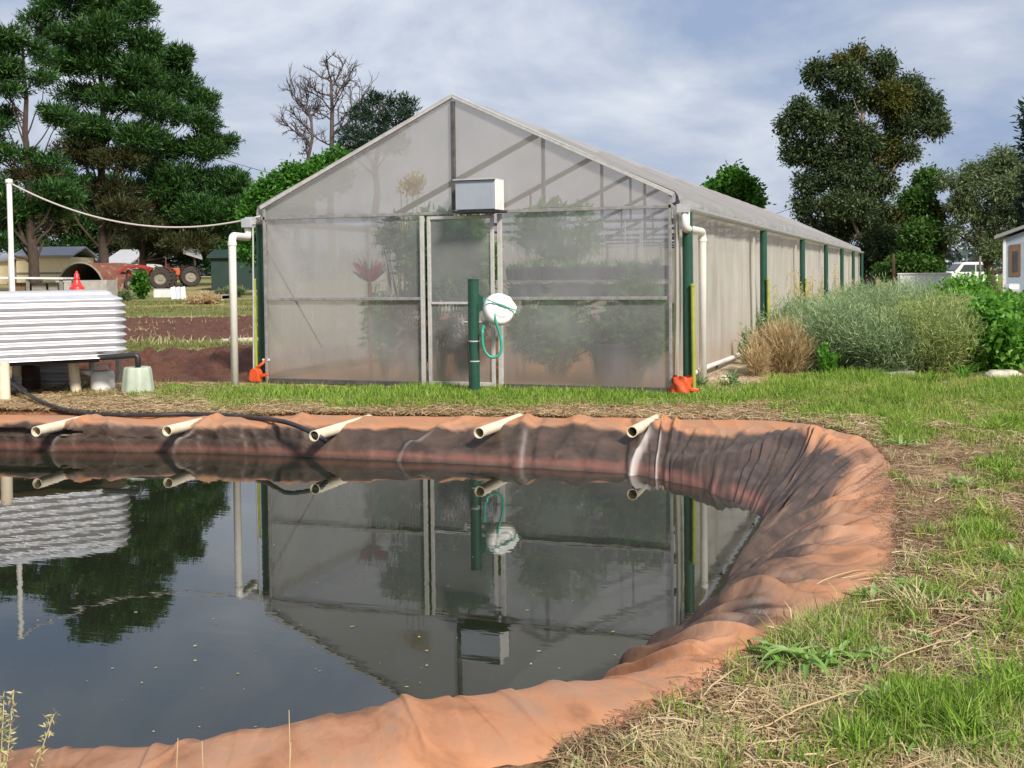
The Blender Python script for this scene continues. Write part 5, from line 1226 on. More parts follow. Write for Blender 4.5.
# ------------------------------------------------------------------ bushes on the right of the greenhouse
def feather(name, label, px, pyb, wpx, pytop, mat, n_, group=None, umbel=False, ln=.1, wd=.0048, dome=1.0, cat='bush', upw=.45, second=None):
    b0 = gg(px, pyb); D = proj(b0)[2]; k = D / F; h = (dp(px, pytop, D)[2] - b0[2]) * (1.12 if cat == 'bush' else 1); rx = wpx / 2 * k
    r_ = thing(name, label, cat, b0, group)
    ns = max(14, int(n_ / 110)); mb = MB(); tips = []
    a = rng.random(ns) * 6.283; rr_ = np.sqrt(rng.random(ns))
    for i in range(ns):
        s = b0 + np.array([math.cos(a[i]), math.sin(a[i]), 0]) * rx * rr_[i] * .45
        e_ = b0 + np.array([math.cos(a[i]) * rx * rr_[i], math.sin(a[i]) * rx * rr_[i], h * (1 - .4 * rr_[i] ** 2) * rng.uniform(.62, 1.08)])
        tips.append((s, e_)); mb.tube([s, s * .5 + e_ * .5 + [0, 0, .06 * h], e_], [.008, .006, .003], 5, cap=False)
    mb.build('stems', MT[mat], r_)
    T = np.array([t_ for t_ in tips]); i = rng.integers(0, ns, n_); u = rng.random(n_) ** .6 * 1.0
    P = T[i, 0] * (1 - u)[:, None] + T[i, 1] * u[:, None] + rng.normal(size=(n_, 3)) * np.array([rx * .16, rx * .16, h * .06])
    P[:, 2] = np.maximum(P[:, 2], b0[2] + .02)
    n_ = n_
    out = unit((P - b0) * np.array([1, 1, .4]) + 1e-4); Dr = unit(out * .5 + rdir(n_) * .75 + np.array([0, 0, upw]))
    leafobj('foliage', leafquads(P, Dr, ln * (.5 + rng.random(n_)), wd * (.7 + .8 * rng.random(n_))), MT[mat], r_)
    if umbel:
        U = []
        for s, e_ in tips:
            nn = 26; c = e_ + [0, 0, .06]; d = rdir(nn) * np.array([1, 1, .25]); pp = c + d * .055
            U.append(leafquads(pp, unit(rdir(nn) + [0, 0, .6]), np.full(nn, .022), np.full(nn, .008)))
        leafobj('flower_heads', np.concatenate(U), MT['fennel_y'], r_)
    return r_
FG = 'feathery green bushes beside the pale greenhouse wall'
for (px, pb, w, pt, mat, lab, um, n_) in (
        (800, 352, 90, 300, 'fennel', 'grey green feathery bush nearest the greenhouse wall behind the dry clump', False, 9000),
        (840, 371, 96, 306, 'fennel', 'wide blue green feathery bush right behind the dry tan clump', False, 13000),
        (880, 340, 110, 284, 'fennel', 'blue green feathery bush at the back by the far wall posts', False, 11000),
        (885, 374, 70, 322, 'fennel', 'low blue green feathery bush above the grey plank', False, 9000),
        (925, 372, 110, 308, 'fennel_y', 'yellow green seeding bush left of the leafy shrubs', True, 14000),
        (945, 350, 110, 302, 'fennel_y', 'yellow green seeding bush behind the front seeding bush', True, 10000),
        (920, 312, 90, 281, 'fennel', 'pale feathery bush in front of the white fence', False, 6000),
        (850, 318, 80, 289, 'fennel', 'far feathery bush by the greenhouse end', False, 6000)):
    feather('feathery_bush', lab, px, pb, w, pt, mat, int(n_ * 1.7), FG, um)
feather('dry_bush', 'dry tan grassy clump before the green bushes', 781, 373, 58, 322, 'drybush', 6000, None, False, .15, .004, cat='dry bush', upw=.9)
feather('dry_bush', 'small dry tan clump leaning beside the larger tan clump', 757, 376, 30, 346, 'drybush', 1800, None, False, .13, .004, cat='dry bush', upw=.6)
for j, (px, pb, pt) in enumerate(((748, 364, 322), (700, 388, 376), (733, 386, 372), (828, 376, 346))):
    feather('weed_plant', ['tall thin weed against the pale greenhouse wall', 'tiny weed at the foot of the right drain pipe', 'small low weed on sandy soil right of the drain pipe', 'bright weed in front of the blue green bush'][j], px, pb, (20, 8, 12, 20)[j], pt, 'fennel' if j != 3 else 'leafy', (420, 60, 90, 420)[j], None, False, .08, .012, cat='weed', upw=.5)
for j, (px, pb, pt) in enumerate(((800, 335, 268), (835, 330, 266), (770, 345, 285), (812, 332, 274))):
    b0 = gg(px, pb); D = proj(b0)[2]; h = dp(px, pt, D)[2] - b0[2]
    r_ = thing('seed_stalk', 'thin seeding stalks rising above the bushes against the pale wall', 'stalk', b0, 'thin stalks above the bushes by the wall')
    mb = MB(); P = []
    for _ in range(9):
        s = b0 + rng.normal(size=3) * [.2, .2, 0]; e_ = s + np.array([rng.normal() * .2, rng.normal() * .2, h * rng.uniform(.75, 1.05)])
        mb.tube([s, (s + e_) / 2 + rng.normal(size=3) * .03, e_], [.006, .005, .003], 5, cap=False)
        for u in np.linspace(.55, 1, 16): P.append(s + (e_ - s) * u + rng.normal(size=3) * .03)
    mb.build('stems', MT['tan_plume'], r_); P = np.array(P); kq = len(P)
    leafobj('foliage', leafquads(P, unit(rdir(kq) + [0, 0, .5]), np.full(kq, .06), np.full(kq, .012)), MT['tan_plume'], r_)
def leafy(label, px, pyb, wpx, pytop, n_, mat='leafy', ln=.1, wd=.03, name='leafy_shrub'):
    b0 = gg(px, pyb); D = proj(b0)[2]; k = D / F; h = dp(px, pytop, D)[2] - b0[2]; rx = wpx / 2 * k
    r_ = thing(name, label, 'shrub', b0, 'leafy bright green shrubs at the right')
    mb = MB(); Q = []
    for i in range(22):
        a = rng.random() * 6.28; rr_ = math.sqrt(rng.random()); e_ = b0 + np.array([math.cos(a) * rx * rr_, math.sin(a) * rx * rr_, h * (1 - .4 * rr_ ** 2) * rng.uniform(.75, 1.05)])
        s = b0 + (e_ - b0) * np.array([.4, .4, 0]); mb.tube([s, (s + e_) / 2 + rng.normal(size=3) * .04, e_], [.012, .009, .004], 5, cap=False)
        m_n = n_ // 22; u = rng.random(m_n) ** .55; P = s + (e_ - s) * u[:, None] + rng.normal(size=(m_n, 3)) * np.array([rx * .17, rx * .17, h * .07]); P[:, 2] = np.maximum(P[:, 2], b0[2] + .02)
        Q.append(leafquads(P, unit(rdir(m_n) + [0, 0, .25]), ln * (.5 + rng.random(m_n)), wd * (.5 + rng.random(m_n))))
    mb.build('stems', MT[mat], r_); leafobj('foliage', np.concatenate(Q), MT[mat], r_)
leafy('bright leafy shrub above the pale limestone block', 1000, 372, 80, 300, 5600)
leafy('bright leafy shrub between the seeding bushes and the front shrub', 965, 345, 84, 284, 4800)
leafy('leafy green shrub in front of the white vehicle', 968, 322, 70, 271, 3800, ln=.13)
leafy('leafy green shrub at the right edge below the blue grey shed', 1030, 345, 80, 290, 4400)
leafy('bright leafy shrub in front of the seeding bushes, left of the limestone block', 968, 370, 56, 322, 3000)
leafy('dark leafy shrub in front of the gum tree at the greenhouse end', 862, 312, 50, 288, 2400, mat='broad', ln=.15)
b0 = gg(140, 299); r_ = thing('sapling', 'young green sapling in front of the tractor loader', 'sapling', b0); k = proj(b0)[2] / F
MB().tube([b0, b0 + [.05, 0, 12 * k], b0 + [0, 0, 26 * k]], [.04, .03, .015], 6).build('trunk', MT['bark'], r_)
leafobj('crown', np.concatenate([tufts(b0 + np.array([dx * k, 0, z * k]), np.array([rr_ * k, rr_ * k, rr_ * k * .8]), 40, 5, .06, .2, .06) for dx, z, rr_ in ((0, 22, 5), (-3, 15, 4), (4, 12, 5), (2, 8, 4))]), MT['bright'], r_)
for j, (px, py, wpx) in enumerate(((232, 297, 26), (118, 301, 24), (205, 304, 30))):
    feather('scrub_patch', ['low dull scrub in front of the dark green shed', 'low dull scrub right of the concrete trough', 'low dull scrub on the bank below the flat trailer'][j], px, py, wpx, py - 9, 'drybush' if j == 2 else 'olive', 1500, 'low scrub along the yard edge', False, .2, .02, cat='scrub')
# spent brown stalk in the bushes
b0 = gg(903, 370); r_ = thing('withered_stalk', 'withered brown flower stalk in front of the seeding bush', 'stalk', b0); k = proj(b0)[2] / F
mb = MB().tube([b0, b0 + _rh * -2 * k + [0, 0, 15 * k], b0 + _rh * 1 * k + [0, 0, 33 * k]], [.008, .007, .004], 6); mb.build('stem', MT['straw_brown'], r_)
Q = []
for q, rr_ in (((0, 0, 14 * k), .05), ((.02, 0, 30 * k), .045), ((-.03, 0, 34 * k), .04)):
    Q.append(tufts(b0 + np.array(q), np.array([rr_] * 3), 60, 2, .01, .06, .012))
leafobj('dead_leaves', np.concatenate(Q), MT['drybush'], r_)

# ------------------------------------------------------------------ plants inside the greenhouse
def inplant(label, pxc, pyc, rx, ry, y, mat, n_, ln=.16, wd=.03, droop=0, cat='plant', name='greenhouse_plant'):
    c = fp(pxc, pyc, y); D = proj(c)[2]; k = D / F
    r_ = thing(name, label, cat, (c[0], c[1], 0), 'plants growing behind the front film')
    mb = MB(); Q = []
    for i in range(14):
        e_ = c + rdir(1)[0] * np.array([rx * k, .35, ry * k]) * .9; mb.tube([(c[0], c[1], -.02), (c[0] * .6 + e_[0] * .4, c[1], c[2] * .5), e_], [.015, .011, .005], 5, cap=False)
    P = c + rdir(n_) * np.array([rx * k, .35, ry * k]) * (rng.random(n_) ** .4)[:, None]; P[:, 1] = np.maximum(P[:, 1], .09); P[:, 2] = np.maximum(P[:, 2], .03)
    cl = fbm(P[:, 0] * 5, P[:, 2] * 5 + y) > .42; P = P[cl]; k_ = len(P)
    mb.build('stems', MT['broad'], r_); leafobj('foliage', leafquads(P, unit(rdir(k_) + [0, 0, .2 - droop]), ln * (.5 + rng.random(k_)), wd * (.5 + rng.random(k_))), MT[mat], r_)
inplant('dense dark green plant behind the left film beside the red bromeliad', 440, 262, 44, 52, .45, 'inside', 5200, .14, .022, .2)
inplant('trailing dark plant low behind the left film', 385, 325, 22, 46, .5, 'inside', 1300, .12, .016, .3)
inplant('green leafy plant behind the door film', 468, 262, 30, 48, .6, 'inside', 3000, .16, .03, .1)
inplant('gingery plant low behind the left film next to the door', 415, 320, 34, 40, .55, 'ginger', 1900, .13, .02, .2)
inplant('plant with coral leaves behind the lower door film', 462, 320, 28, 36, .55, 'ginger', 1400, .13, .025, .1)
inplant('tall green plant behind the right film under the first ties', 560, 232, 46, 30, 2.2, 'inside', 2000, .18, .03, .1)
inplant('green plant behind the right film near the corner', 640, 320, 34, 50, .8, 'inside', 2600, .15, .03, .1)
inplant('dark low plants behind the right film below the trays', 560, 330, 54, 34, .9, 'inside', 2600, .15, .03, .1)
inplant('hanging green plant behind the top of the left film', 405, 235, 30, 20, .6, 'olive', 700, .14, .02, .4)
# red bromeliad
c = fp(370, 283, .1); r_ = thing('bromeliad_plant', 'red strap leaved plant close behind the left film', 'plant', (c[0], c[1], 0))
Q = []; 
for i in range(70):
    a = rng.random() * 6.28; d = unit(np.array([math.cos(a), abs(math.sin(a)) * .15, .55 + .6 * rng.random()])); L_ = rng.uniform(.18, .42)
    Q.append(leafquads(np.array([c]), d[None], np.array([L_]), np.array([.022])))
leafobj('leaves', np.concatenate(Q[:48]), MT['bromeliad'], r_); leafobj('outer_leaves', np.concatenate(Q[48:]), MT['olive'], r_)
MB().tube([(c[0], c[1], 0), c], .03, 8).build('stem', MT['wood'], r_)
# tray bench and pot
a0 = fp(503, 278, .9); a1 = fp(662, 278, .9)
Ql = []
r_ = thing('pot_bench', 'two level bench of dark plant pots behind the right film', 'bench', (a0[0], .9, 0))
zt_ = fp(560, 264, .9)[2]; zb_ = fp(560, 300, .9)[2]
hh = (zt_ - zb_) / 2
for lev in (0, 1):
    MB().box(((a0[0] + a1[0]) / 2, 1.2, zb_ + lev * hh + .01), (a1[0] - a0[0], .62, .03)).build('shelf', MT['steel'], r_)
    x = a0[0] + .09
    while x < a1[0] - .06:
        rp_ = rng.uniform(.06, .085); hp_ = rng.uniform(.13, .19)
        MB().lathe([(0, 0), (rp_ * .75, 0), (rp_, hp_), (rp_ * .92, hp_), (rp_ * .9, hp_ - .02), (0, hp_ - .02)], (x, 1.0 + rng.uniform(-.03, .03), zb_ + lev * hh + .026), 16).build('pot', MT['tray'], r_)
        nl = 26; pc = np.array([x, 1.0, zb_ + lev * hh + hp_ + .02])
        Ql.append(leafquads(pc + rng.normal(size=(nl, 3)) * [.03, .03, .01], unit(rdir(nl) * .8 + [0, 0, .7]), .11 * (.5 + rng.random(nl)), .016 * np.ones(nl)))
        x += rp_ * 2 + rng.uniform(.01, .08)
    MB().box(((a0[0] + a1[0]) / 2, 1.42, zb_ + lev * hh + hh * .45), (a1[0] - a0[0], .02, hh * .8)).build('back_panel', MT['tray'], r_)
for x in (a0[0] + .1, a1[0] - .1):
    for y in (.95, 1.45): MB().bar((x, y, 0), (x, y, zb_), .05, .05).build('leg', MT['steel'], r_)
leafobj('foliage', np.concatenate(Ql), MT['leafy'], r_)
c = fp(616, 378, .7); c[2] = 0
r_ = thing('plant_pot', 'large dark tapered plant pot behind the lower right film', 'pot', c)
MB().lathe([(0, 0), (.24, 0), (.32, .5), (.34, .5), (.34, .55), (.3, .55), (.29, .48), (0, .48)], c, 28).build('body', MT['tray'], r_)
MB().lathe([(0, .49), (.29, .49)], c, 24).build('soil', MT['soil_red'], r_)
# pale plumes behind the gable film
c = fp(409, 206, .3); r_ = thing('plume_plant', 'tall pale seeding plumes showing through the gable film', 'plant', (c[0], c[1], 0))
mb = MB()
for dx in (-.12, -.03, .06, .13): mb.tube([(c[0] + dx * .3, c[1], 0), (c[0] + dx * .6, c[1], 1.6), (c[0] + dx, c[1], 2.55)], [.012, .01, .005], 5)
mb.build('stems', MT['tan_plume'], r_)
cc = fp(412, 186, .12); P = cc + rdir(420) * np.array([.2, .05, .17]) * (rng.random(420) ** .6)[:, None]; P[:, 0] += (P[:, 2] - cc[2]) * .35
leafobj('plumes', leafquads(P, unit(rdir(420) + [0, 0, .9]), .07 * np.ones(420), .011 * np.ones(420)), MT['tan_plume'], r_)

# ------------------------------------------------------------------ grass, straw and weeds
WT = np.zeros(0)
def blades(P, h, w, lean, bend=.5):
    n_ = len(P); a = rng.random(n_) * 6.283; s = np.stack([np.cos(a), np.sin(a), 0 * a], 1)
    b_ = rng.random(n_) * 6.283; l_ = np.stack([np.cos(b_), np.sin(b_), 0 * b_], 1) * (lean * rng.random(n_))[:, None]
    h = (h * (WT if len(WT) == len(h) else 1))[:, None]; w = w[:, None]; up = np.array([0, 0, 1.0])
    d1 = unit(up + l_ * .5); d2 = unit(up * (1 - bend * rng.random((n_, 1))) + l_ * 1.6)
    m1 = P + d1 * h * .5; tp = m1 + d2 * h * .5
    return np.stack([P - s * w, P + s * w, m1 + s * w * .75, m1 - s * w * .75, tp], 1)
def bladeobj(name, Vb, m):
    k_ = len(Vb); o_ = np.arange(k_)[:, None] * 5
    return npmesh(name, Vb, [o_ + np.array([[0, 1, 2, 3]]), o_ + np.array([[3, 2, 4]])], m)
def sample(n_, x0, x1, y0, y1, wfun, sdmin=.03):
    """points spread over the ground seen through a picture window, thinned by wfun"""
    px = rng.uniform(x0, x1, n_); py = y0 + (y1 - y0) * rng.random(n_)
    d = _f[None] + ((px - 512) / F)[:, None] * _r[None] + ((CY - py) / F)[:, None] * _u[None]
    z = np.full(n_, -.08)
    for _ in range(6):
        P = CAM + d * ((z - CAM[2]) / d[:, 2])[:, None]; z = gh(P[:, 0], P[:, 1])
    P[:, 2] = z
    ok = np.ones(n_, bool); nr = (P[:, 1] < 0) & (P[:, 0] > -8)
    q = np.where(nr)[0]; i_ = inside(OP, P[q, 0], P[q, 1]); ok[q[i_]] = False
    ok &= ~((P[:, 0] > -.02) & (P[:, 0] < 5.62) & (P[:, 1] > -.03) & (P[:, 1] < 48))
    wt = np.broadcast_to(wfun(px, py, P), (n_,)); ok &= rng.random(n_) < wt
    global WT
    WT = .4 + .6 * wt[ok]; P = P[ok]; P[:, 2] += (fbm(P[:, 0] * 1.1, P[:, 1] * 1.1) - .5) * .05 - .01
    return P
def wg(lo, hi, k, ph):
    return lambda px, py, P: np.clip((green(px, py) * 1.25 + (fbm(P[:, 0] * k + ph, P[:, 1] * k) - .5) * 1.3 - lo) / (hi - lo), 0, 1)
def patch(P, k, ph, lo, hi): return np.clip((fbm(P[:, 0] * k + ph, P[:, 1] * k) - lo) / (hi - lo), 0, 1)
gs = []
# grass in front of the greenhouse and the mid right meadow
P = sample(170000, 130, 1040, 384, 442, wg(.12, .8, 2.2, 3)); D = proj(P)[2]
gs.append(blades(P, .03 + .08 * rng.random(len(P)) * (.5 + patch(P, 1.6, 7, .3, .7)), .0035 + .002 * rng.random(len(P)), .8))
P = sample(110000, 770, 1040, 366, 470, wg(.4, 1.1, 1.6, 13))
gs.append(blades(P, .06 + .12 * rng.random(len(P)) * (.4 + patch(P, 1.6, 7, .3, .7)), .0035 + .002 * rng.random(len(P)), .9))
P = sample(90000, 800, 1060, 440, 790, lambda px, py, P: wg(.22, .95, 2.5, 23)(px, py, P) * patch(P, 2.2, 31, .3, .58))
gs.append(blades(P, .04 + .12 * rng.random(len(P)) * (.3 + patch(P, 3, 9, .3, .65)), .0026 + .002 * rng.random(len(P)), 1.1))
bo = bladeobj('lush_grass', np.concatenate(gs), MT['grass']); tag(bo, 'fresh green grass along the greenhouse and right of the pond', 'grass', kind='stuff')
gs = []
P = sample(90000, 600, 1060, 440, 795, lambda px, py, P: wg(.3, .95, 2.0, 43)(px, py, P) * patch(P, 2.0, 51, .32, .6))
gs.append(blades(P, .04 + .1 * rng.random(len(P)), .0025 + .002 * rng.random(len(P)), 1.2))
P = sample(30000, 760, 1040, 374, 446, wg(.3, 1.1, 2.0, 63)); gs.append(blades(P, .05 + .1 * rng.random(len(P)), .0033 + .002 * rng.random(len(P)), 1.0))
def clumps_(n_, x0, x1, y0, y1, wf, nb, L_, wd):
    Pc = sample(n_, x0, x1, y0, y1, wf); out = []
    for c in Pc:
        k_ = int(nb * rng.uniform(.5, 1.5)); s_ = rng.uniform(.5, 1.25); p_ = c + rng.normal(size=(k_, 3)) * [.035 * s_, .035 * s_, 0]
        out.append(blades(p_, L_ * s_ * (.35 + .75 * rng.random(k_)), wd * (.6 + .8 * rng.random(k_)), 1.9, .9))
    return np.concatenate(out)
allw = lambda px, py, P: np.clip(.25 + green(px, py), 0, 1)
gs.append(clumps_(260, 640, 1050, 430, 790, allw, 46, .13, .0028))
gs.append(clumps_(160, 780, 1040, 385, 445, allw, 36, .15, .004))
tag(bladeobj('green_clumps', np.concatenate([clumps_(330, 660, 1050, 430, 790, allw, 50, .14, .003), clumps_(170, 760, 1040, 380, 440, allw, 40, .16, .0042), clumps_(45, 770, 880, 612, 668, lambda px, py, P: 1 + 0 * px, 46, .15, .003)]), MT['grass']), 'green grass clumps dotted over the bank right of the pond', 'grass', kind='stuff')
tag(bladeobj('pale_clumps', np.concatenate([clumps_(170, 800, 1000, 425, 700, lambda px, py, P: .6 + 0 * px, 46, .11, .0026), clumps_(40, 780, 880, 618, 665, lambda px, py, P: 1 + 0 * px, 50, .13, .0026)]), MT['grass_pale']), 'pale drying grass clumps beside the liner edge', 'dry grass', kind='stuff')
tag(bladeobj('yellowing_grass', np.concatenate(gs), MT['grass_y']), 'yellow green grass among the straw right of the pond', 'grass', kind='stuff')
gs = []
P = sample(42000, 560, 1060, 430, 795, lambda px, py, P: .15 + .85 * patch(P, 1.6, 71, .45, .62))
gs.append(blades(P, .03 + .1 * rng.random(len(P)), .0018 + .0015 * rng.random(len(P)), 1.6, .9))
P = sample(16000, -10, 1040, 384, 430, lambda px, py, P: .3 + 0 * px); gs.append(blades(P, .03 + .07 * rng.random(len(P)), .003 + .001 * rng.random(len(P)), 1.6, .9))
tag(bladeobj('dry_grass', np.concatenate(gs), MT['grass_pale']), 'pale drying grass stems standing among the green', 'dry grass', kind='stuff')
# field grass on the left, behind the beds and around the yard
def wl(px, py, P):
    n_ = fbm(P[:, 0] * .5 + 5, P[:, 1] * .5); return np.clip((n_ - .35) * 5, .08, 1) * np.where((py > 317) & (py < 343), .06, 1) * np.where((py > 352) & (py < 382), .02, 1)
P = sample(60000, 60, 272, 288, 352, wl); D = proj(P)[2]
gs = [blades(P, (.04 + .08 * rng.random(len(P))), .004 + D * .00022, 1.0)]
P = sample(26000, 840, 1060, 276, 330, lambda px, py, P: .8 + 0 * px); D = proj(P)[2]
gs.append(blades(P, (.1 + .2 * rng.random(len(P))), .004 + D * .0002, 1.0))
tag(bladeobj('field_grass', np.concatenate(gs), MT['field']), 'short field grass between the soil beds and the yard', 'grass', kind='stuff')
# withered rows in the garden soil
P = sample(1300, 128, 262, 318, 346, lambda px, py, P: patch(P, .9, 5, .45, .6)); n_ = len(P)
gs = [blades(P, .1 + .2 * rng.random(n_), .008 + .006 * rng.random(n_), 1.6)]
tag(bladeobj('withered_rows', np.concatenate(gs), MT['grass_pale']), 'withered pale crop stems over the red garden soil', 'withered crop', kind='stuff')
# straw lying about
def straws(P, ln, wd, zr):
    n_ = len(P); a = rng.random(n_) * 6.283; d = np.stack([np.cos(a), np.sin(a), (rng.random(n_) - .5) * .3], 1); s = np.stack([-np.sin(a), np.cos(a), 0 * a], 1)
    P = P + np.stack([0 * a, 0 * a, .008 + zr * rng.random(n_)], 1); bend = s * (ln * (rng.random(n_) - .5) * .35)[:, None] + np.array([0, 0, 1.0]) * (ln * .12 * rng.random(n_))[:, None]
    a0 = P - d * ln[:, None] / 2; a1 = P + d * ln[:, None] / 2; md = P + bend; w = s * wd[:, None] + np.array([0, 0, 1.0]) * (wd * (rng.random(n_) - .5))[:, None]
    Vs = np.stack([a0 - w, a0 + w, md + w, md - w, a1 + w * .6, a1 - w * .6], 1); return Vs
def strawobj(name, Vs, m):
    k_ = len(Vs); o_ = np.arange(k_)[:, None] * 6
    return npmesh(name, Vs, [np.concatenate([o_ + np.array([[0, 1, 2, 3]]), o_ + np.array([[3, 2, 4, 5]])])], m)
ss = []
P = sample(60000, -20, 800, 400, 424, lambda px, py, P: np.clip(np.exp(-.5 * ((py - 411) / 6.5) ** 2) * (.5 + patch(P, 2, 81, .3, .6)), 0, 1)); n_ = len(P)
ss.append(straws(P, .05 + .14 * rng.random(n_), .002 + .0018 * rng.random(n_), .035))
P = sample(14000, -20, 260, 384, 412, lambda px, py, P: .6 + 0 * px); n_ = len(P); ss.append(straws(P, .05 + .14 * rng.random(n_), .0022 + .0018 * rng.random(n_), .03))
P = sample(34000, 640, 1060, 420, 790, lambda px, py, P: np.clip(.12 + patch(P, 1.8, 91, .42, .6), 0, 1) * (1 - .5 * green(px, py))); n_ = len(P)
ss.append(straws(P, .03 + .2 * rng.random(n_) ** 2, .0014 + .0022 * rng.random(n_) ** 2, .04))
P = sample(16000, 790, 1040, 388, 445, lambda px, py, P: patch(P, 1.2, 111, .42, .6)); n_ = len(P); ss.append(straws(P, .05 + .14 * rng.random(n_), .002 + .0016 * rng.random(n_), .06))
P = sample(9000, 690, 860, 362, 390, lambda px, py, P: .5 + 0 * px); n_ = len(P); ss.append(straws(P, .05 + .12 * rng.random(n_), .002 + .0015 * rng.random(n_), .02))
tag(strawobj('straw_mulch', np.concatenate(ss), MT['straw']), 'loose pale straw lying round the pond edge', 'straw', kind='stuff')
ss = []
P = sample(95000, 560, 1060, 420, 795, lambda px, py, P: np.clip(.5 + patch(P, 1.5, 101, .35, .6), 0, 1) * (1 - .55 * green(px, py))); n_ = len(P)
ss.append(straws(P, .03 + .12 * rng.random(n_), .0015 + .0022 * rng.random(n_) ** 2, .025))
P = sample(24000, -20, 900, 402, 432, lambda px, py, P: .5 + 0 * px); n_ = len(P); ss.append(straws(P, .04 + .1 * rng.random(n_), .002 + .002 * rng.random(n_), .015))
tag(strawobj('brown_litter', np.concatenate(ss), MT['straw_brown']), 'brown dead grass litter on the soil beside the liner', 'litter', kind='stuff')
# litter fallen over the liner on the right bank, and scraps of soil
def online(px, py): return gp(px, py, -.085)
Pq = []
for _ in range(2600):
    px, py = random.gauss(884, 12), random.gauss(492, 18)
    if random.random() < .55: px, py = random.gauss(905, 14), random.gauss(520, 55)
    if random.random() < .25: px, py = random.uniform(560, 800), 0; py = 757 - (px - 560) * .52 + random.gauss(0, 7)
    Pq.append(online(px, py))
P = np.array(Pq); n_ = len(P)
tag(strawobj('liner_litter', straws(P, .02 + .06 * rng.random(n_), .001 + .001 * rng.random(n_), .015), MT['straw_brown']), 'scraps of dead grass scattered over the rim of the liner', 'litter', kind='stuff')
# long loose stems near the camera
stems = [((770, 725), (868, 690)), ((740, 740), (800, 712)), ((805, 592), (872, 570)), ((826, 586), (876, 574)), ((905, 650), (985, 612)), ((880, 668), (960, 640)), ((700, 700), (742, 668)), ((872, 690), (850, 720)), ((940, 560), (1000, 548))]
for j, (a, b_) in enumerate(stems):
    A_ = gp(*a, -.075); B_ = gp(*b_, -.06); md = (A_ + B_) / 2 + rng.normal(size=3) * .015 + [0, 0, .02]
    tag(MB().tube([A_, (A_ + md) / 2 + [0, 0, .012], md, (md + B_) / 2 + [0, 0, .01], B_], [.003, .0034, .003, .0025, .0015], 6).build('loose_straw', MT['straw'], None, smooth=True),
        'long dry grass stem lying on the ground or liner by the pond', 'stem', 'long dry stems lying by the pond')
# strap leaved weeds and tufts
def weed(label, px, py, n_, L_, wd, mat='weed', spread=.03, flat=.9, name='strap_weed', cat='weed', group=None):
    b0 = gg(px, py); Vv = []; Fq = []
    for i in range(n_):
        a = rng.random() * 6.283; d = np.array([math.cos(a), math.sin(a), 0]); s = np.array([-d[1], d[0], 0]); l_ = L_ * rng.uniform(.55, 1.1); w = wd * rng.uniform(.6, 1.1); el = rng.uniform(.35, 1.2)
        p = b0 + rng.normal(size=3) * [spread, spread, 0]; o_ = len(Vv); tw = rng.normal() * .4
        for q in range(7):
            u = q / 6; r0 = l_ * (u * math.cos(el) + .25 * u * u); z = l_ * (u * math.sin(el) * 1.1 - flat * u * u * math.sin(el) * .95); ww = w * math.sin(math.pi * (.12 + .86 * u)) ** .7
            c = p + d * r0 + np.array([0, 0, max(z, 0.004) + .005]); sd_ = s + np.array([0, 0, tw * u])
            Vv += [c - sd_ * ww, c + np.array([0, 0, -ww * .5]), c + sd_ * ww]
        for q in range(6):
            for r0 in range(2): Fq.append((o_ + q * 3 + r0, o_ + q * 3 + r0 + 1, o_ + q * 3 + r0 + 4, o_ + q * 3 + r0 + 3))
    ob = MB(); ob.v = [tuple(v) for v in Vv]; ob.f = Fq
    me_ = ob.build(name, MT[mat], None, smooth=True); return tag(me_, label, cat, group)
weed('broad strap leaved weed at the liner edge, leaves drooping to the left', 795, 668, 40, .25, .014, flat=1.0)
weed('smaller strap leaved weed drooping beside the broad weed on its right', 850, 664, 26, .22, .012, flat=1.0)
weed('green strap leaved weed low in the front right grass', 905, 742, 12, .14, .009)
WG = 'broad leaved weeds along the right bank'
for j, (px, py, n_, L_) in enumerate(((872, 604, 22, .15), (905, 594, 22, .16), (938, 650, 18, .13), (1000, 566, 22, .16), (962, 486, 20, .17), (902, 446, 20, .18), (985, 610, 20, .14), (870, 706, 20, .12), (960, 730, 20, .13))):
    weed(['leafy weed where the grass meets the liner, above the strap weeds', 'leafy weed at the liner edge beside the pale tuft', 'leafy weed alone on the straw in the right foreground', 'leafy weed near the right edge among yellow tufts', 'leafy weed on bare soil below the middle meadow', 'leafy weed at the outer liner bend', 'leafy weed between the pale tuft and the right edge', 'small leafy weed below the strap weeds', 'small leafy weed in the front grass near the bottom'][j], px, py, n_, L_, .012, 'weed', .05, .6, 'leafy_weed', 'weed', WG)
TG = 'grass tufts right of the pond'
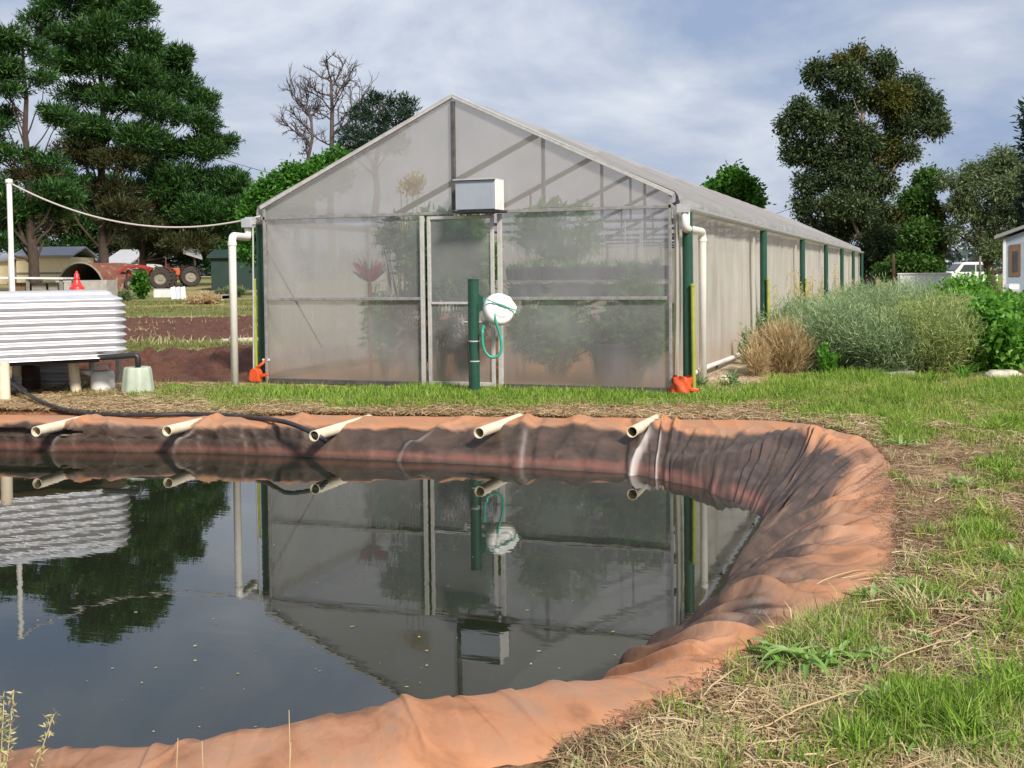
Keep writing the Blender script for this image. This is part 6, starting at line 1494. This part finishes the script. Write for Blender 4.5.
for j, (px, py, n_, L_, mat) in enumerate(((915, 612, 60, .2, 'grass_pale'), (1000, 700, 70, .24, 'grass'), (940, 700, 40, .16, 'grass'), (1010, 640, 50, .2, 'grass'), (975, 590, 40, .17, 'grass_y'), (905, 432, 70, .26, 'grass'), (995, 434, 60, .24, 'grass'), (890, 725, 50, .17, 'grass'), (850, 748, 50, .15, 'grass'), (980, 755, 50, .17, 'grass'), (990, 520, 45, .18, 'grass_y'), (1008, 480, 45, .2, 'grass'), (800, 640, 34, .12, 'grass_pale'), (930, 385, 70, .3, 'grass'), (965, 378, 70, .3, 'leafy'))):
    lab = ['pale grey green tuft just right of the liner edge', 'tall green tuft at the lower right edge', 'green tuft on the straw left of the tall tuft', 'green tuft at the right edge above the tall tuft', 'yellow green tuft above the pale tuft', 'dark green tuft where the liner turns, by the straw', 'dark green tuft near the right edge in the middle meadow', 'green tuft in the front grass below the strap weeds', 'low green tuft at the bottom left of the front grass', 'green tuft at the bottom right corner', 'yellow green tuft near the right edge beside bare soil', 'green tuft at the right edge above the yellow tuft', 'short pale tuft above the broad strap weed', 'tall grass clump under the seeding bush', 'tall bright grass clump left of the limestone block'][j]
    weed(lab, px, py, n_, L_, .0035 if py > 560 else .006, mat, .05, .35, 'grass_tuft', 'tuft', TG)
# dry seed stalks at the bottom left
for j, (px, py, tx, ty) in enumerate(((2, 770, 14, 690), (-4, 765, 4, 700), (24, 752, 54, 714), (288, 775, 289, 710), (174, 775, 178, 738), (206, 775, 202, 741), (292, 775, 291, 742))):
    D = 3.45; a = dp(px, py, D); a[2] = min(a[2], -.1); b_ = dp(tx, ty, D)
    lab = ['tallest pale seed stalk at the lower left corner over the water', 'pale seed stalk against the left edge of the frame', 'leaning pale seed stalk with drooping seeds near the lower left corner', 'single tall bare straw upright before the near liner', 'short straw upright on the near rim, left of two', 'short straw upright on the near rim, right of two', 'short straw at the foot of the tall bare straw'][j]
    r_ = thing('dry_stalk', lab, 'stalk', (a[0], a[1], -.1), 'dry stalks in front of the near rim')
    MB().tube([(a[0], a[1], -.16), a, (a + b_) / 2 + rng.normal(size=3) * .003, b_], [.0022, .002, .0018, .001], 6).build('stem', MT['straw'], r_, smooth=True)
    if j < 3:
        Q = []
        for u in np.linspace(.35, 1, 9): Q.append(tufts(a + (b_ - a) * u, np.array([.008] * 3), 3, 3, .003, .022, .003, up=-.2))
        leafobj('foliage', np.concatenate(Q), MT['grass_pale'], r_)

# ------------------------------------------------------------------ camera, sun, sky
cam = bpy.data.cameras.new('camera'); co = bpy.data.objects.new('camera', cam); col.objects.link(co)
cam.sensor_width = 36; cam.lens = F * 36 / 1024; cam.shift_y = (CY - 384) / 1024; cam.clip_start = .05; cam.clip_end = 5000
from mathutils import Matrix
bk_ = -_f
co.matrix_world = Matrix(((_r[0], _u[0], bk_[0], CAM[0]), (_r[1], _u[1], bk_[1], CAM[1]), (_r[2], _u[2], bk_[2], CAM[2]), (0, 0, 0, 1)))
scene.camera = co
sv = np.array([.78, -.63, .0]); sv /= np.linalg.norm(sv); EL = R(40)
sdir = Vector((sv[0] * math.cos(EL), sv[1] * math.cos(EL), math.sin(EL)))
sun = bpy.data.lights.new('sun', 'SUN'); so = bpy.data.objects.new('sun', sun); col.objects.link(so)
sun.energy = 4.1; sun.angle = R(9.0); sun.color = (1, .93, .83)
so.rotation_euler = sdir.to_track_quat('Z', 'Y').to_euler()
w = bpy.data.worlds.new('World'); scene.world = w; w.use_nodes = True; t = w.node_tree; t.nodes.clear()
ow = N(t, 'ShaderNodeOutputWorld'); bg = N(t, 'ShaderNodeBackground'); bg.inputs['Strength'].default_value = .1
sk = N(t, 'ShaderNodeTexSky', sky_type='NISHITA'); sk.sun_disc = False; sk.sun_elevation = EL; sk.sun_rotation = math.atan2(sv[0], sv[1]); sk.air_density = 1; sk.dust_density = 2
tc = N(t, 'ShaderNodeTexCoord'); sx = N(t, 'ShaderNodeSeparateXYZ'); t.links.new(tc.outputs['Generated'], sx.inputs[0])
za = N(t, 'ShaderNodeMath', operation='MAXIMUM'); za.inputs[1].default_value = 0; t.links.new(sx.outputs['Z'], za.inputs[0])
zb_ = N(t, 'ShaderNodeMath', operation='ADD'); zb_.inputs[1].default_value = .5; t.links.new(za.outputs[0], zb_.inputs[0])
vd = N(t, 'ShaderNodeVectorMath', operation='DIVIDE'); t.links.new(tc.outputs['Generated'], vd.inputs[0])
cb = N(t, 'ShaderNodeCombineXYZ')
for q in 'XYZ': t.links.new(zb_.outputs[0], cb.inputs[q])
t.links.new(cb.outputs[0], vd.inputs[1])
n1 = N(t, 'ShaderNodeTexNoise'); n1.inputs['Scale'].default_value = 2.3; n1.inputs['Detail'].default_value = 8; n1.inputs['Roughness'].default_value = .55; n1.inputs['Distortion'].default_value = .3
t.links.new(vd.outputs[0], n1.inputs['Vector'])
cr_ = N(t, 'ShaderNodeValToRGB'); e = cr_.color_ramp.elements
e[0].position = .38; e[0].color = (.25, .32, .465, 1); e[1].position = .62; e[1].color = (.60, .63, .69, 1); m_ = e.new(.5); m_.color = (.405, .45, .545, 1)
t.links.new(n1.outputs['Fac'], cr_.inputs[0])
sc = N(t, 'ShaderNodeVectorMath', operation='SCALE'); sc.inputs['Scale'].default_value = 9.6; t.links.new(cr_.outputs[0], sc.inputs[0])
mx = N(t, 'ShaderNodeMix', data_type='RGBA'); mx.inputs['Factor'].default_value = .92
t.links.new(sk.outputs[0], mx.inputs['A']); t.links.new(sc.outputs[0], mx.inputs['B'])
t.links.new(mx.outputs['Result'], bg.inputs['Color']); t.links.new(bg.outputs[0], ow.inputs[0])
scene.view_settings.view_transform = 'Standard'; scene.view_settings.look = 'None'; scene.view_settings.gamma = 1; scene.view_settings.exposure = .48
scene.render.engine = 'CYCLES'
cy = scene.cycles; cy.max_bounces = 8; cy.diffuse_bounces = 3; cy.glossy_bounces = 3; cy.transmission_bounces = 4; cy.transparent_max_bounces = 16
cy.use_denoising = True; cy.caustics_reflective = False; cy.caustics_refractive = False; cy.sample_clamp_indirect = 4
